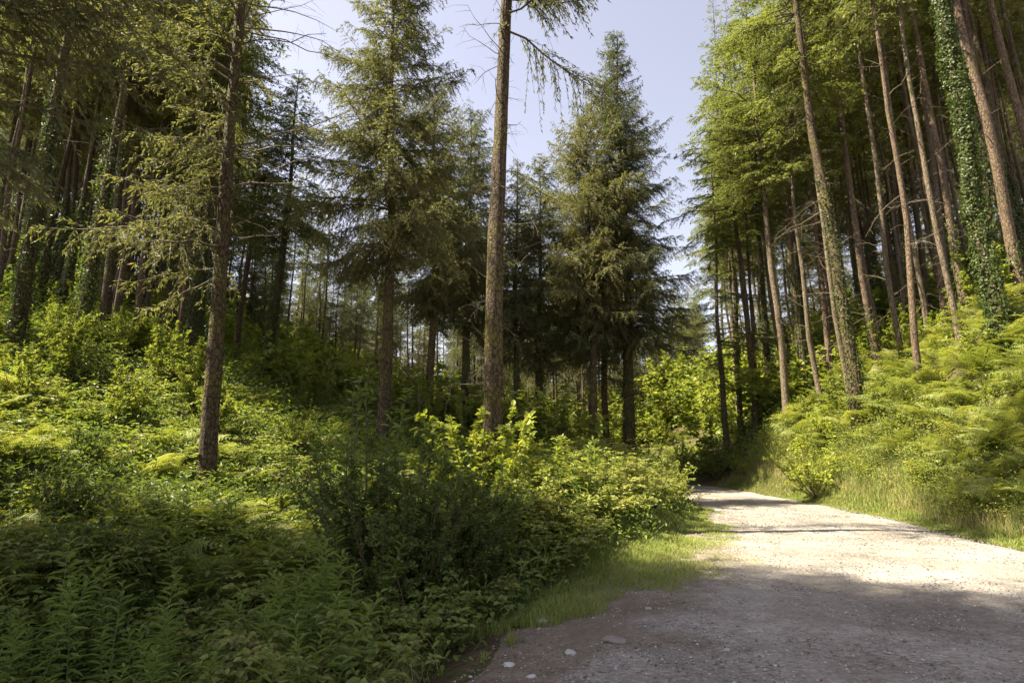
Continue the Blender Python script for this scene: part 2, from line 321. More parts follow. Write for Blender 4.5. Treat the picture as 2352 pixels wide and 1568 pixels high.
def gravel_mat():
    m, nt, out = nodes('pale_gravel'); L = nt.links.new
    geo = N(nt, 'NewGeometry')
    def noise(s, d=4, r=.6):
        n = N(nt, 'TexNoise'); n.inputs['Scale'].default_value = s; n.inputs['Detail'].default_value = d; n.inputs['Roughness'].default_value = r
        L(geo.outputs['Position'], n.inputs[0]); return n
    big = noise(.55, 5); mid = noise(5, 5, .7); fine = noise(60, 3)
    v1 = N(nt, 'TexVoronoi'); v1.inputs['Scale'].default_value = 34; L(geo.outputs['Position'], v1.inputs['Vector'])
    v2 = N(nt, 'TexVoronoi'); v2.inputs['Scale'].default_value = 15; L(geo.outputs['Position'], v2.inputs['Vector'])
    base = ramp(nt, [(.35, (.175, .160, .145)), (.5, (.25, .235, .218)), (.66, (.325, .31, .295))], big.outputs['Fac'])
    st = ramp(nt, [(0, (.62, .60, .58)), (.35, (.95, .93, .9)), (.7, (1.08, 1.03, .98)), (1, (1.5, 1.48, 1.45))], v1.outputs['Color'])
    mm = N(nt, 'MixRGB', blend_type='MULTIPLY'); mm.inputs[0].default_value = .8; L(base.outputs[0], mm.inputs[1]); L(st.outputs[0], mm.inputs[2])
    md = ramp(nt, [(.3, (.72, .68, .64)), (.7, (1.2, 1.2, 1.2))], mid.outputs['Fac'])
    m2 = N(nt, 'MixRGB', blend_type='MULTIPLY'); m2.inputs[0].default_value = .7; L(mm.outputs[0], m2.inputs[1]); L(md.outputs[0], m2.inputs[2])
    ea = N(nt, 'Attribute', attribute_name='tone'); er = ramp(nt, [(.2, (.09, .068, .046)), (.8, (.20, .158, .112))], mid.outputs['Fac'])
    m3 = N(nt, 'MixRGB'); L(ea.outputs['Fac'], m3.inputs[0]); L(m2.outputs[0], m3.inputs[1]); L(er.outputs[0], m3.inputs[2]); m2 = m3
    p = N(nt, 'BsdfPrincipled'); L(m2.outputs[0], p.inputs['Base Color']); p.inputs['Roughness'].default_value = .9; p.inputs['Specular IOR Level'].default_value = .2
    a = N(nt, 'Math', operation='SUBTRACT'); a.inputs[0].default_value = 1; L(v1.outputs['Distance'], a.inputs[1])
    b = N(nt, 'Math', operation='MULTIPLY_ADD'); L(v2.outputs['Distance'], b.inputs[0]); b.inputs[1].default_value = -1.2; L(a.outputs[0], b.inputs[2])
    c = N(nt, 'Math', operation='MULTIPLY_ADD'); L(fine.outputs['Fac'], c.inputs[0]); c.inputs[1].default_value = .5; L(b.outputs[0], c.inputs[2])
    bp = N(nt, 'Bump'); bp.inputs['Distance'].default_value = .02; bp.inputs['Strength'].default_value = .9; L(c.outputs[0], bp.inputs['Height']); L(bp.outputs[0], p.inputs['Normal'])
    L(p.outputs[0], out.inputs[0]); return m
M['gravel'] = gravel_mat()
tag(g.link('path', [M['gravel']], smooth_shade=True), kind='structure')

# ------------------------------------------------------------ conifers
def stem_line(rng, H, k=14, wob=.08):
    """gently wandering stem axis as a function of height"""
    z = np.linspace(0, H, k); ph = rng.uniform(0, 6.28, 4)
    x = wob*(np.sin(z*.35+ph[0])+.4*np.sin(z*.9+ph[1])) ; y = wob*(np.sin(z*.3+ph[2])+.4*np.sin(z*.8+ph[3]))
    x -= x[0]; y -= y[0]
    return np.stack([x, y, z], -1)
def trunk_geo(rng, line, r0, H, sides=14, sub=5):
    g = Geo(); k = len(line); t = np.linspace(0, 1, (k-1)*sub+1)*(k-1)
    P = np.stack([np.interp(t, np.arange(k), line[:, j]) for j in range(3)], -1)
    u = P[:, 2]/H; r = r0*(1-.93*u**1.15) + r0*.45*np.exp(-P[:, 2]/.35)
    P[0, 2] -= .5
    an = np.arange(sides)*2*math.pi/sides
    ang, zz = np.meshgrid(an, P[:, 2])
    rr = r[:, None]*(1+.05*np.sin(ang*3+zz*.6)+.05*rng.normal(size=ang.shape)*.5)
    rr *= 1+.16*np.exp(-np.maximum(zz, 0)/.4)*np.sin(ang*5+1)
    V = np.stack([P[:, 0:1]+rr*np.cos(ang), P[:, 1:2]+rr*np.sin(ang), zz], -1)
    idx = np.arange(V.shape[0]*sides).reshape(-1, sides); a, b = idx[:-1], idx[1:]
    g.add(V, np.stack([a, np.roll(a, -1, 1), np.roll(b, -1, 1), b], -1).reshape(-1, 4))
    return g
def on_line(line, z):
    return np.stack([np.interp(z, line[:, 2], line[:, 0]), np.interp(z, line[:, 2], line[:, 1]), z], -1)

def crown_geo(seed, line, H, z0, Rm, kind='spruce', nl=182, dens=1., fine=1., asym=None, r0=.2, top_pow=.85, bottom=.55):
    """limbs, hanging or flat side twigs and needle sprays"""
    rng = np.random.default_rng(seed); g = Geo()
    t = np.sort((np.arange(nl)+rng.uniform(-.6, .6, nl))/nl); t = np.clip(t, 0, .985)
    h = z0+(H-z0)*t
    ws = .42+.10*(seed % 3)/2; h = np.clip(np.round(h/ws)*ws+rng.normal(0, .05, nl), z0, H-.12); t = np.clip((h-z0)/(H-z0), 0, .99)   # boughs sit in whorls
    az = rng.uniform(0, 2*math.pi, nl)
    prof = (1-t)**top_pow*np.minimum(1, bottom+t*2.2)
    ln = Rm*prof*rng.uniform(.62, 1.12, nl)+.12
    # ragged outline: a few whorls much longer or shorter
    ln *= 1+.11*np.sin(h*1.9+seed)+.12*np.sin(h*4.1+az*2)
    if asym is not None: ln *= asym(az, h)
    keep = ln > .12; h, az, ln, t = h[keep], az[keep], ln[keep], t[keep]; nl = len(h)
    K = 8; s = np.linspace(0, 1, K)
    out = np.stack([np.cos(az), np.sin(az), 0*az], -1); side = np.stack([-np.sin(az), np.cos(az), 0*az], -1)
    if kind == 'spruce':
        a = lerp(-.05, .95, t)+rng.normal(0, .10, nl); b = lerp(.55, .55, t); c = .42
    else:
        a = lerp(.10, .75, t)+rng.normal(0, .10, nl); b = lerp(.50, .35, t); c = .12
    base = on_line(line, h)
    cur = rng.normal(0, .12, nl)
    Zs = a[:, None]*s-b[:, None]*s**2+c*s**3
    P = base[:, None]+ln[:, None, None]*(out[:, None]*s[:, None]+side[:, None]*(cur[:, None]*s**2)[..., None])
    P[..., 2] += ln[:, None]*Zs
    P[:, 1:-1] += rng.normal(0, .018, (nl, K-2, 3))*ln[:, None, None]
    lr = (.008+.0085*ln)[:, None]*(1-.85*s)
    tubes(g, P, lr, 4, 1)
    # side twigs
    sp = (.115 if kind == 'spruce' else .125)/dens
    cnt = np.maximum((ln/sp).astype(int)*2, 4); li = np.repeat(np.arange(nl), cnt); n = len(li)
    q = rng.uniform(.06 if kind == 'spruce' else .14, 1, n)**.85
    f = q*(K-1); i0 = np.minimum(f.astype(int), K-2); fr = (f-i0)[:, None]
    p0 = lerp(P[li, i0], P[li, i0+1], fr); tg = norm(P[li, i0+1]-P[li, i0])
    sg = np.where(rng.random(n) < .5, -1., 1.)[:, None]
    tl = (.18+.36*ln[li]*(1-q)**.7*.8)*rng.uniform(.55, 1.25, n); tl = np.minimum(tl, 1.25)
    if kind == 'spruce':
        d0 = norm(tg*.75+side[li]*sg*.85+rng.normal(0, .22, (n, 3))); dr = rng.uniform(.35, 1.1, n)
    else:
        d0 = norm(tg*.8+side[li]*sg*1.0+rng.normal(0, .15, (n, 3))); dr = rng.uniform(.10, .45, n)
    down = np.array([0, 0, -1.])
    if tl.size:
        ks = np.linspace(0, 1, 3)
        TP = p0[:, None]+d0[:, None]*(tl[:, None]*ks)[..., None]+down*((dr*tl)[:, None]*ks**1.6)[..., None]
        tubes(g, TP, np.broadcast_to(.006*(1-.6*ks), (n, 3))*np.where(tl > .5, 1.3, .9)[:, None], 3, 1)
    # needle sprays along each twig
    nsp = .030/fine; m = np.maximum((tl/nsp).astype(int), 3)*(1 if kind == 'spruce' else 1)
    ti = np.repeat(np.arange(n), m); nn = len(ti); w = rng.uniform(.02, 1.0, nn)
    pp = p0[ti]+d0[ti]*(tl[ti]*w)[:, None]+down*(dr[ti]*tl[ti]*w**1.6)[:, None]
    tan = norm(d0[ti]+down*(1.6*dr[ti]*w**.6)[:, None])
    rv = rvec(rng, nn)
    if kind == 'spruce':
        D = norm(tan+rv*.75+down*.15); Nn = rvec(rng, nn)
        Ln = rng.uniform(.08, .16, nn)/fine**.55; Wn = Ln*rng.uniform(.15, .25, nn)
    else:
        rv[:, 2] *= .35; D = norm(tan+rv*.95); Nn = norm(np.array([0, 0, 1.])+rng.normal(0, .45, (nn, 3)))
        Ln = rng.uniform(.07, .15, nn)/fine**.55; Wn = Ln*rng.uniform(.20, .34, nn)
    tone = np.clip(rng.normal(.45, .2, n)[ti]+rng.normal(0, .16, nn)+.18*(w-.5), 0, 1)
    kites(g, pp, D, Nn, Ln, Wn, 0, tone)
    return g

def snag_geo(seed, line, r_at, zlo, zhi, n, lmax, azc=None, azw=3.14, up=.15, twigs=True):
    """dead bare branches and stubs"""
    rng = np.random.default_rng(seed); g = Geo()
    h = rng.uniform(zlo, zhi, n); az = (rng.uniform(-azw, azw, n)+(azc or 0)) if azc is not None else rng.uniform(0, 6.28, n)
    ln = lmax*rng.random(n)**1.3+.15
    out = np.stack([np.cos(az), np.sin(az), 0*az], -1); side = np.stack([-np.sin(az), np.cos(az), 0*az], -1)
    K = 6; s = np.linspace(0, 1, K); a = rng.normal(up, .3, n); b = rng.normal(-.1, .25, n)
    P = on_line(line, h)[:, None]+ln[:, None, None]*(out[:, None]*s[:, None]+side[:, None]*(rng.normal(0, .15, n)[:, None]*s**2)[..., None])
    P[..., 2] += ln[:, None]*(a[:, None]*s+b[:, None]*s**2); P[:, 1:] += rng.normal(0, .02, (n, K-1, 3))*ln[:, None, None]
    tubes(g, P, (.006+.008*ln)[:, None]*(1-.75*s), 4)
    if twigs:
        c = (ln*4).astype(int); li = np.repeat(np.arange(n), c); m = len(li)
        if m:
            q = rng.uniform(.3, 1, m); f = q*(K-1); i0 = np.minimum(f.astype(int), K-2)
            p0 = lerp(P[li, i0], P[li, i0+1], (f-i0)[:, None]); d = norm(norm(P[li, i0+1]-P[li, i0])*.8+rvec(rng, m)*.8)
            l = rng.uniform(.1, .5, m)*np.minimum(ln[li], 1.5); ks = np.linspace(0, 1, 4)
            T = p0[:, None]+d[:, None]*(l[:, None]*ks)[..., None]; T[..., 2] -= .3*l[:, None]*ks**2
            T[:, 1:] += rng.normal(0, .02, (m, 3, 3))
            tubes(g, T, np.broadcast_to(.005*(1-.6*ks), (m, 4)), 3)
    return g

def ivy_geo(seed, line, r0, H, zlo, zhi, thick=.12, dens=900, size=.075):
    rng = np.random.default_rng(seed); g = Geo(); n = int(dens*(zhi-zlo))
    z = zlo+(zhi-zlo)*rng.random(n)**1.05; az = rng.uniform(0, 6.28, n)
    lump = .5+.5*vnoise(az*1.5+seed, z*.8, seed)+.35*vnoise(az*3, z*2.2, seed+1)
    keep = rng.random(n) < np.clip(.35+1.1*lump, .03, 1)*np.clip((zhi-z)/(.25*(zhi-zlo))+.15, 0, 1)
    z, az, lump = z[keep], az[keep], lump[keep]; n = len(z)
    r = r0*(1-.93*(z/H)**1.15)+r0*.45*np.exp(-z/.35)+.02+thick*(np.clip(lump, 0, 1.4)*rng.uniform(.2, 1, n)+1.1*np.clip(vnoise(az*2.2+seed, z*1.5, seed+3)-.35, 0, 1)*rng.random(n))
    out = np.stack([np.cos(az), np.sin(az), 0*az], -1)
    P = on_line(line, z)+out*r[:, None]
    Nn = norm(out+rng.normal(0, .5, (n, 3))+np.array([0, 0, .35])); D = norm(np.cross(Nn, rvec(rng, n))+np.array([0, 0, -.6]))
    rounds(g, P, D, Nn, rng.uniform(.5, 1.4, n)*size, rng.uniform(.5, 1.3, n)*size, 0, np.clip(rng.normal(.4, .25, n), 0, 1), .1, .1)
    m = 10; a0 = rng.uniform(0, 6.28, m); zz = np.linspace(max(zlo, 0), zlo+(zhi-zlo)*.8, 14)
    an = a0[:, None]+.5*np.sin(zz*1.1+a0[:, None]*3)
    rr = r0*(1-.93*(zz/H)**1.15)+.01
    PP = on_line(line, zz)[None]+np.stack([np.cos(an)*rr, np.sin(an)*rr, 0*an], -1)
    tubes(g, PP, np.full((m, 14), .012), 4, 1)
    return g

TREES = []
def lean_of(b, t):
    d = t-b; return math.atan2(d[0], d[2])
def hero(name, label, base, top, Yd, dia, H, z0, Rm, kind='spruce', foliage='spruce', bark='bark', nl=182, dens=1., fine=1., asym=None,
         ivy=None, snags=None, seed=1, cat='tree', group=None, crown=True, wob=.08, top_pow=.85, bottom=.55, ivyd=900, ivyt=.12, extra=None):
    b = at(base[0], base[1], Yd); t = at(top[0], top[1], Yd); z = terr1(b[0], Yd)
    # the foot stands on the ground under the base pixel's column
    ln = math.atan2(t[0]-b[0], t[2]-b[2])
    x = b[0]-math.tan(ln)*(b[2]-z)
    z = terr1(x, Yd)
    root = empty(name, (x, Yd, z)); root.rotation_euler = (0, ln, 0)
    tag(root, label, cat, group)
    rng = np.random.default_rng(seed); line = stem_line(rng, H, wob=wob); r0 = dia/2
    trunk_geo(rng, line, r0, H, 16 if Yd < 20 else 10).link('trunk', [M[bark]], root, True)
    if crown: crown_geo(seed*7+1, line, H, z0, Rm, kind, nl, dens, fine, asym, r0, top_pow, bottom).link('crown', [M[foliage], M['twig' if kind == 'spruce' else 'stem']], root)
    if snags: snag_geo(seed+50, line, r0, *snags).link('dead_branches', [M['twig']], root)
    if ivy: ivy_geo(seed+90, line, r0, H, ivy[0], ivy[1], ivyt, ivyd).link('ivy', [M['ivy'], M['stem']], root)
    if extra: extra(root, line)
    TREES.append((x, Yd)); return root

def leftish(az, h):   # long living limbs on the left, next to none on the right
    return np.where(h < 9, .7, 1)*np.where(h > 15.5, .45, np.where(np.cos(az) < .15, 1., .10)*np.where(np.sin(az) < .9, 1, .6))
def lop(amount, az0):
    return lambda az, h: 1-amount*(.5+.5*np.cos(az-az0))

# the two bare foreground trunks
hero('spruce_tree', 'tall dark spruce trunk in the bracken on the left, living limbs only leftward', (470, 1130), (555, 0), 13.4, .39, 24, 5.2, 4.6,
     nl=115, dens=.7, asym=leftish, snags=(6, 16, 60, 3.0, 0.0, 1.0, .45), seed=11, foliage='spruce', wob=.05, bottom=.75, top_pow=.6)
hero('spruce_tree', 'tall scaly spruce trunk behind the lime green hazel near the middle', (1125, 1080), (1168, 0), 13, .47, 27, 12.0, 3.9,
     nl=110, dens=1.1, snags=(1.5, 13.5, 80, 1.1, None, 3.14, .25), seed=12, bark='bark', wob=.04, bottom=.8, asym=lambda az, h: np.where(h < 14.6, np.where(np.cos(az) > .6, 1., .05), .8))
# spruces in the middle
hero('spruce_tree', 'big open spruce left of the middle trunk, its spire reaching the top edge', (878, 900), (902, 0), 21, .46, 23.0, 7.2, 4.3, nl=235, dens=1.15, seed=13, bottom=.7,
     snags=(1, 8, 60, 2.6), top_pow=.7)
hero('spruce_tree', 'slender spruce just right of the big open spruce, top below the skyline gap', (985, 900), (1000, 240), 27, .42, 18.8, 6.0, 4.1, nl=210, dens=1.1, seed=14, foliage='spruce', snags=(1, 8, 30, 1.2), top_pow=.72)
hero('spruce_tree', 'small pointed spruce showing its tip just left of the middle trunk', (1062, 960), (1080, 310), 30, .42, 19, 6, 4.2, nl=210, dens=1.1, seed=15, foliage='darkspruce', ivy=(0, 8), ivyd=260, ivyt=.2, top_pow=.65)
hero('spruce_tree', 'massive dark spruce with weeping boughs left of the gap', (1450, 1040), (1412, 30), 32, .68, 28.6, 8.0, 5.8, nl=320, dens=1.25, seed=16, asym=lambda az, h: np.where(np.cos(az) > .2, .8, 1.), foliage='darkspruce',
     ivy=(0, 7), ivyd=420, ivyt=.18, top_pow=.8, bottom=.85, snags=(1, 10, 50, 2.8))
hero('spruce_tree', 'broad spruce crowding the left side of the massive dark spruce', (1362, 1050), (1348, 300), 30, .48, 20.5, 8.5, 4.6, nl=200, dens=1.1, seed=17, foliage='spruce', snags=(1, 6, 30, 1.5), top_pow=.6)
hero('spruce_tree', 'short spruce whose tip shows just right of the middle trunk', (1242, 1000), (1238, 400), 33, .45, 19, 6, 4.6, nl=210, dens=1.1, seed=18, foliage='darkspruce', ivy=(0, 9), ivyd=240, ivyt=.2, top_pow=.6)
hero('spruce_tree', 'thin spruce trunk close beside the ivied foot of the massive dark spruce', (1394, 1040), (1383, 300), 34, .46, 20, 6, 2.8, nl=120, seed=19, foliage='spruce', snags=(1, 8, 20, 1.5))
hero('spruce_tree', 'dark thin spruce trunk standing straight behind the middle trunk', (1190, 1000), (1190, 300), 31, .4, 17, 5, 3.0, nl=130, seed=20, foliage='brown_spruce', snags=(1, 8, 20, 1.5), ivy=(0, 5), ivyd=200)
# left wood
hero('spruce_tree', 'small pointed fir with ivied lower trunk, left of the big open spruce', (600, 950), (682, 190), 28, .45, 17.8, 7.5, 3.4, kind='fir', foliage='fir', nl=170, seed=21, ivy=(0, 11), ivyd=420, ivyt=.3, top_pow=.8)
hero('fir_tree', 'ivy-clad trunk at the far left edge of the wood', (22, 845), (150, 180), 17, .42, 22, 12.5, 3.2, seed=22, nl=154, ivy=(0, 9.5), ivyd=420, ivyt=.17, foliage='spruce', snags=(5, 12, 16, 1.2))
hero('fir_tree', 'trunk with a pale sunlit ivy column, second from the left edge', (180, 790), (262, 300), 20, .40, 22, 12.5, 3.6, seed=23, nl=154, ivy=(0, 9), ivyd=480, ivyt=.38, foliage='spruce', snags=(7, 13, 16, 1.2))
hero('fir_tree', 'slim clean brown trunk leaning right above the sunlit hazel on the left slope', (310, 800), (352, 480), 25, .30, 22, 9, 3.4, kind='fir', foliage='fir', seed=24, nl=140, bark='bark_red')
hero('fir_tree', 'dark slim trunk right of the clean brown trunk on the left slope', (372, 760), (412, 500), 28, .34, 22, 9, 3.4, kind='fir', foliage='fir', seed=25, nl=140, ivy=(0, 6), ivyd=200)
hero('fir_tree', 'ivied trunk just left of the tall dark foreground spruce trunk', (437, 785), (466, 560), 24, .36, 21, 9, 3.4, kind='fir', foliage='fir', seed=26, nl=140, ivy=(0, 7), ivyd=380, ivyt=.2)
hero('fir_tree', 'thin trunk first to the right of the tall dark foreground spruce trunk', (540, 850), (572, 560), 32, .34, 16, 8, 3.0, kind='fir', foliage='fir', seed=27, nl=100)
# near tree outside the left edge whose hanging boughs enter the picture
hero('spruce_tree', 'spruce just outside the left edge, its boughs hanging into the upper left corner', (-270, 1000), (-150, 0), 8.0, .5, 20, 5.6, 3.8, seed=28, nl=90, dens=.8, fine=1.1, foliage='brown_spruce', bottom=.85, top_pow=.5, asym=lop(.5, 3.14))
hero('spruce_tree', 'tall spruce in the left wood behind the ivied trunks', (235, 800), (310, 100), 23, .4, 23, 12, 4.0, seed=29, nl=154, dens=1., foliage='spruce', bottom=.8, top_pow=.5)
hero('spruce_tree', 'tall spruce beyond the left edge, whose high crown shades the near track', (-1310, 1000), (-1260, 0), 5.2, .5, 34, 9, 6.2, seed=46, nl=210, fine=.6, foliage='spruce', bottom=.9, top_pow=.5)
hero('spruce_tree', 'unseen spruce left of the camera, added to shade the near track', (-1180, 1000), (-1130, 0), 3.7, .5, 33, 12.5, 6.0, seed=47, nl=270, fine=.6, foliage='spruce', bottom=.9, top_pow=.36)  # out of view like the one above, both shaped to shade the near track
# right wood
RB = dict(kind='fir', foliage='fir')
hero('fir_tree', 'large curving fir trunk rising from the ferns on the right bank', (1966, 930), (1828, 0), 21.5, 0.45, 32, 14.5, 4.6, seed=31, nl=68, bark='bark', ivy=(1, 11), ivyd=230, ivyt=.10, snags=(5, 14, 26, 2.4, 2.9, 1.1, .0), wob=.09, **RB)
hero('fir_tree', 'pale grey trunk leaning left above the lime green hazel on the bank', (1806, 935), (1742, 300), 27.5, 0.36, 25, 12, 4.6, seed=32, nl=123, dens=1.1, bark='bark_grey', snags=(3, 12, 14, 1.2), **RB)
hero('fir_tree', 'fir with spotty ivy on its lower trunk, right behind the pale grey trunk', (1852, 860), (1780, 240), 30, 0.33, 26, 12, 4.2, seed=33, nl=114, bark='bark_red', ivy=(0, 9), ivyd=230, ivyt=.2, **RB)
hero('fir_tree', 'brown trunk leaning left at the foot of the bank where the track bends', (1738, 1000), (1682, 420), 32, 0.38, 25, 11, 4.4, seed=34, nl=123, dens=1.1, bark='bark', ivy=(0, 5), ivyd=200, **RB)
hero('fir_tree', 'thin trunk with ivy on its left edge, nearest to the bend of the track', (1672, 1010), (1640, 480), 34, 0.32, 23, 5, 4.2, seed=35, asym=lop(.5, 3.14), nl=110, dens=1.1, bark='bark_red', ivy=(0, 8), ivyd=180, ivyt=.08, **RB)
hero('fir_tree', 'thin bare trunk between the two leaning trunks at the bend of the track', (1700, 1000), (1676, 480), 38, 0.32, 25, 11, 4.0, seed=36, nl=114, bark='bark_red', **RB)
hero('fir_tree', 'dark ivy-covered trunk just left of the pale grey one', (1772, 960), (1726, 420), 35, 0.36, 25, 12, 3.8, seed=37, nl=104, ivy=(0, 10), ivyd=200, ivyt=.1, **RB)
hero('fir_tree', 'reddish sunlit trunk right of the large curving fir trunk', (2012, 800), (1910, 80), 25, 0.35, 30, 16, 4.2, seed=38, nl=104, bark='bark_red', ivy=(0, 3.5), ivyd=220, **RB)
hero('fir_tree', 'dark fir trunk second to the right of the large curving one', (2080, 790), (1965, 150), 30, 0.35, 27, 13, 4.0, seed=39, nl=95, bark='bark', **RB)
hero('fir_tree', 'brown fir trunk midway between the curving trunk and the ivy-wrapped trunk', (2132, 720), (2055, 150), 28, 0.32, 27, 13, 4.0, seed=40, nl=95, bark='bark', **RB)
hero('fir_tree', 'straight fir trunk two to the left of the ivy-wrapped trunk', (2175, 700), (2090, 0), 26, 0.35, 30, 16, 4.0, seed=41, nl=95, bark='bark_grey', **RB)
hero('fir_tree', 'lightly ivied fir trunk immediately left of the ivy-wrapped trunk', (2228, 750), (2115, 130), 21, 0.27, 30, 16, 3.6, seed=42, nl=85, bark='bark_red', ivy=(0, 5), ivyd=160, **RB)
hero('fir_tree', 'thick trunk wrapped from foot to top in glossy ivy on the right bank', (2300, 750), (2152, 0), 17, 0.40, 31, 17, 3.8, seed=43, nl=85, ivy=(0, 15), ivyd=1250, ivyt=.26, **RB)
hero('fir_tree', 'clean reddish trunk right of the ivy-wrapped trunk', (2368, 760), (2202, 0), 18, 0.35, 31, 17, 4.0, seed=44, nl=85, bark='bark_red', ivy=(0, 2.5), ivyd=160, snags=(4, 13, 20, 1.3), **RB)
hero('fir_tree', 'sunlit trunk cut by the upper right edge of the picture', (2352, 280), (2275, 0), 19, 0.32, 31, 16, 4.0, seed=45, nl=85, bark='bark_red', snags=(6, 13, 20, 1.3), **RB)

# ------------------------------------------------------------ background wood: four fir and three spruce templates, copied
def template(name, seed, kind, foliage, bark, H, z0, Rm, dia, ivy, nl):
    rng = np.random.default_rng(seed); root = empty(name, (0, 0, 0)); line = stem_line(rng, H, wob=.12)
    trunk_geo(rng, line, dia/2, H, 8, 2).link('trunk', [M[bark]], root, True)
    crown_geo(seed, line, H, z0, Rm, kind, int(nl*1.1), .72, .45).link('crown', [M[foliage], M['twig']], root)
    if ivy: ivy_geo(seed, line, dia/2, H, 0, ivy, .12, 130, .13).link('ivy', [M['ivy'], M['stem']], root)
    else: snag_geo(seed, line, 0, 2, z0+1, 34, 1.6).link('dead_branches', [M['twig']], root)
    return root
TF = [template('fir_tree', 101, 'fir', 'fir', 'bark_red', 25, 13, 2.9, .27, 0, 95),
      template('fir_tree', 102, 'fir', 'fir', 'bark', 27, 14.5, 2.9, .3, 7, 90),
      template('fir_tree', 103, 'fir', 'fir', 'bark_grey', 24, 12, 3.0, .26, 0, 95)]
TS = [template('spruce_tree', 104, 'spruce', 'darkspruce', 'bark', 22, 9, 3.3, .3, 0, 110),
      template('spruce_tree', 105, 'spruce', 'spruce', 'bark', 23, 11, 3.2, .3, 6, 100),
      template('spruce_tree', 106, 'spruce', 'spruce', 'bark', 20, 8, 3.2, .28, 0, 110)]
TL = [template('spruce_tree', 107, 'spruce', 'darkspruce', 'bark', 21, 2.5, 3.4, .32, 0, 110), template('spruce_tree', 108, 'spruce', 'spruce', 'bark', 20, 3.5, 3.2, .3, 0, 100)]
used = set(); rb = random.Random(5)
def place_bg(x, y, pool, label, group, sc=None):
    tpl = rb.choice(pool)
    o = tpl if tpl.name not in used else copy_tree(tpl)
    used.add(tpl.name)
    s = sc or rb.uniform(.85, 1.12); o.location = (x, y, terr1(x, y)-.1); o.scale = (s*rb.uniform(.9, 1.1), s*rb.uniform(.9, 1.1), s)
    o.rotation_euler = (R(rb.uniform(-1.5, 1.5)), R(rb.uniform(-1.5, 1.5)), rb.uniform(0, 6.28))
    tag(o, label, 'tree', group); TREES.append((x, y)); return o
NEAR = [(22, 'the far left ivied trunk'), (215, 'the sunlit ivy column'), (325, 'the slim clean brown trunk'), (395, 'the dark slim trunk'),
        (500, 'the tall dark foreground trunk'), (620, 'the pointed fir with heavy ivy'), (885, 'the big open spruce'), (985, 'the slender spruce in the middle'), (1070, 'the small pointed spruce'),
        (1140, 'the middle trunk'), (1242, 'the short ivied spruce'), (1360, 'the broad spruce'), (1440, 'the massive dark spruce'), (1650, 'the thin trunk nearest the bend'), (1715, 'the brown trunk at the bend'),
        (1785, 'the pale grey trunk'), (1905, 'the large curving fir trunk'), (1970, 'the reddish sunlit trunk'), (2110, 'the straight fir trunk'), (2240, 'the ivy-wrapped trunk'), (2310, 'the clean reddish trunk')]
def where(px):
    a, b = min(NEAR, key=lambda q: abs(q[0]-px)); return ('just left of ' if px < a else 'just right of ')+b
def px_of(x, y, z=8):
    dy = y*CP+(z-EYE)*SP; return 1176+FPX*x/dy
tries = 0; made = {'l': 0, 'c': 0, 'r': 0, 'f': 0}
while tries < 40000 and sum(made.values()) < 440:
    tries += 1
    Yd = rb.uniform(24, 95); px = rb.uniform(-150, 2550); u = (px-1176)/FPX; x = u*Yd*1.0
    if any((x-a)**2+(Yd-b)**2 < 1.75**2 for a, b in TREES): continue
    if inpath(np.array(x), np.array(Yd)) > -2.2: continue
    if 470 < px < 800 and Yd < 47: continue
    if Yd < 60 and 1385 < px < 1690: continue
    if px < 560:
        if made['l'] >= 125 or Yd > 62: continue
        if rb.random() > (40/Yd): continue
        place_bg(x, Yd, TF+TS[1:2] if Yd < 42 else (TF+TS if Yd < 54 else TL), 'slender hillside conifer '+where(px), 'conifers of the left hillside wood'); made['l'] += 1
    elif px < 1480:
        if Yd < 34: continue
        if made['c'] >= 150: continue
        place_bg(x, Yd, TS+TF[:1] if Yd < 56 else TL, 'distant conifer '+where(px), 'distant conifers behind the middle spruces', rb.uniform(.62, .74) if Yd < 50 else rb.uniform(.75, .95)); made['c'] += 1
    elif px < 1625:
        if Yd < 70 or made['f'] >= 30: continue
        place_bg(x, Yd, TS[:1]+TF[:1], 'far conifer closing the gap above the bend of the track', 'far conifers above the track', rb.uniform(.6, .8)); made['f'] += 1
    else:
        if made['r'] >= 125 or Yd > 65: continue
        if rb.random() > (40/Yd): continue
        place_bg(x, Yd, TF if Yd < 40 else (TF+TS if Yd < 54 else TL), 'slender deep-wood fir '+where(px), 'firs of the wood above the right bank'); made['r'] += 1

k = tries = 0
while k < 34 and tries < 4000:       # more thin trunks packed up the right slope
    tries += 1; Yd = rb.uniform(19, 40); px = rb.uniform(1660, 2500); x = (px-1176)/FPX*Yd
    if x < path_R(Yd)+2.5 or any((x-a)**2+(Yd-b)**2 < 1.35**2 for a, b in TREES): continue
    o = place_bg(x, Yd, TF, 'slender fir on the right slope '+where(px), 'firs of the wood above the right bank', rb.uniform(1.05, 1.2)); o.scale = (.85, .85, o.scale[2]); k += 1
k = 0
while k < 12:       # the wood goes on uphill beyond the left edge and shades the slope
    x = rb.uniform(-44, -17); Yd = rb.uniform(16, 36)
    if x > -1.0*Yd-2 or any((x-a)**2+(Yd-b)**2 < 2.6**2 for a, b in TREES): continue
    place_bg(x, Yd, TF+TS[1:2], 'conifer of the hillside wood beyond the left edge of the picture', 'conifers beyond the left edge'); k += 1

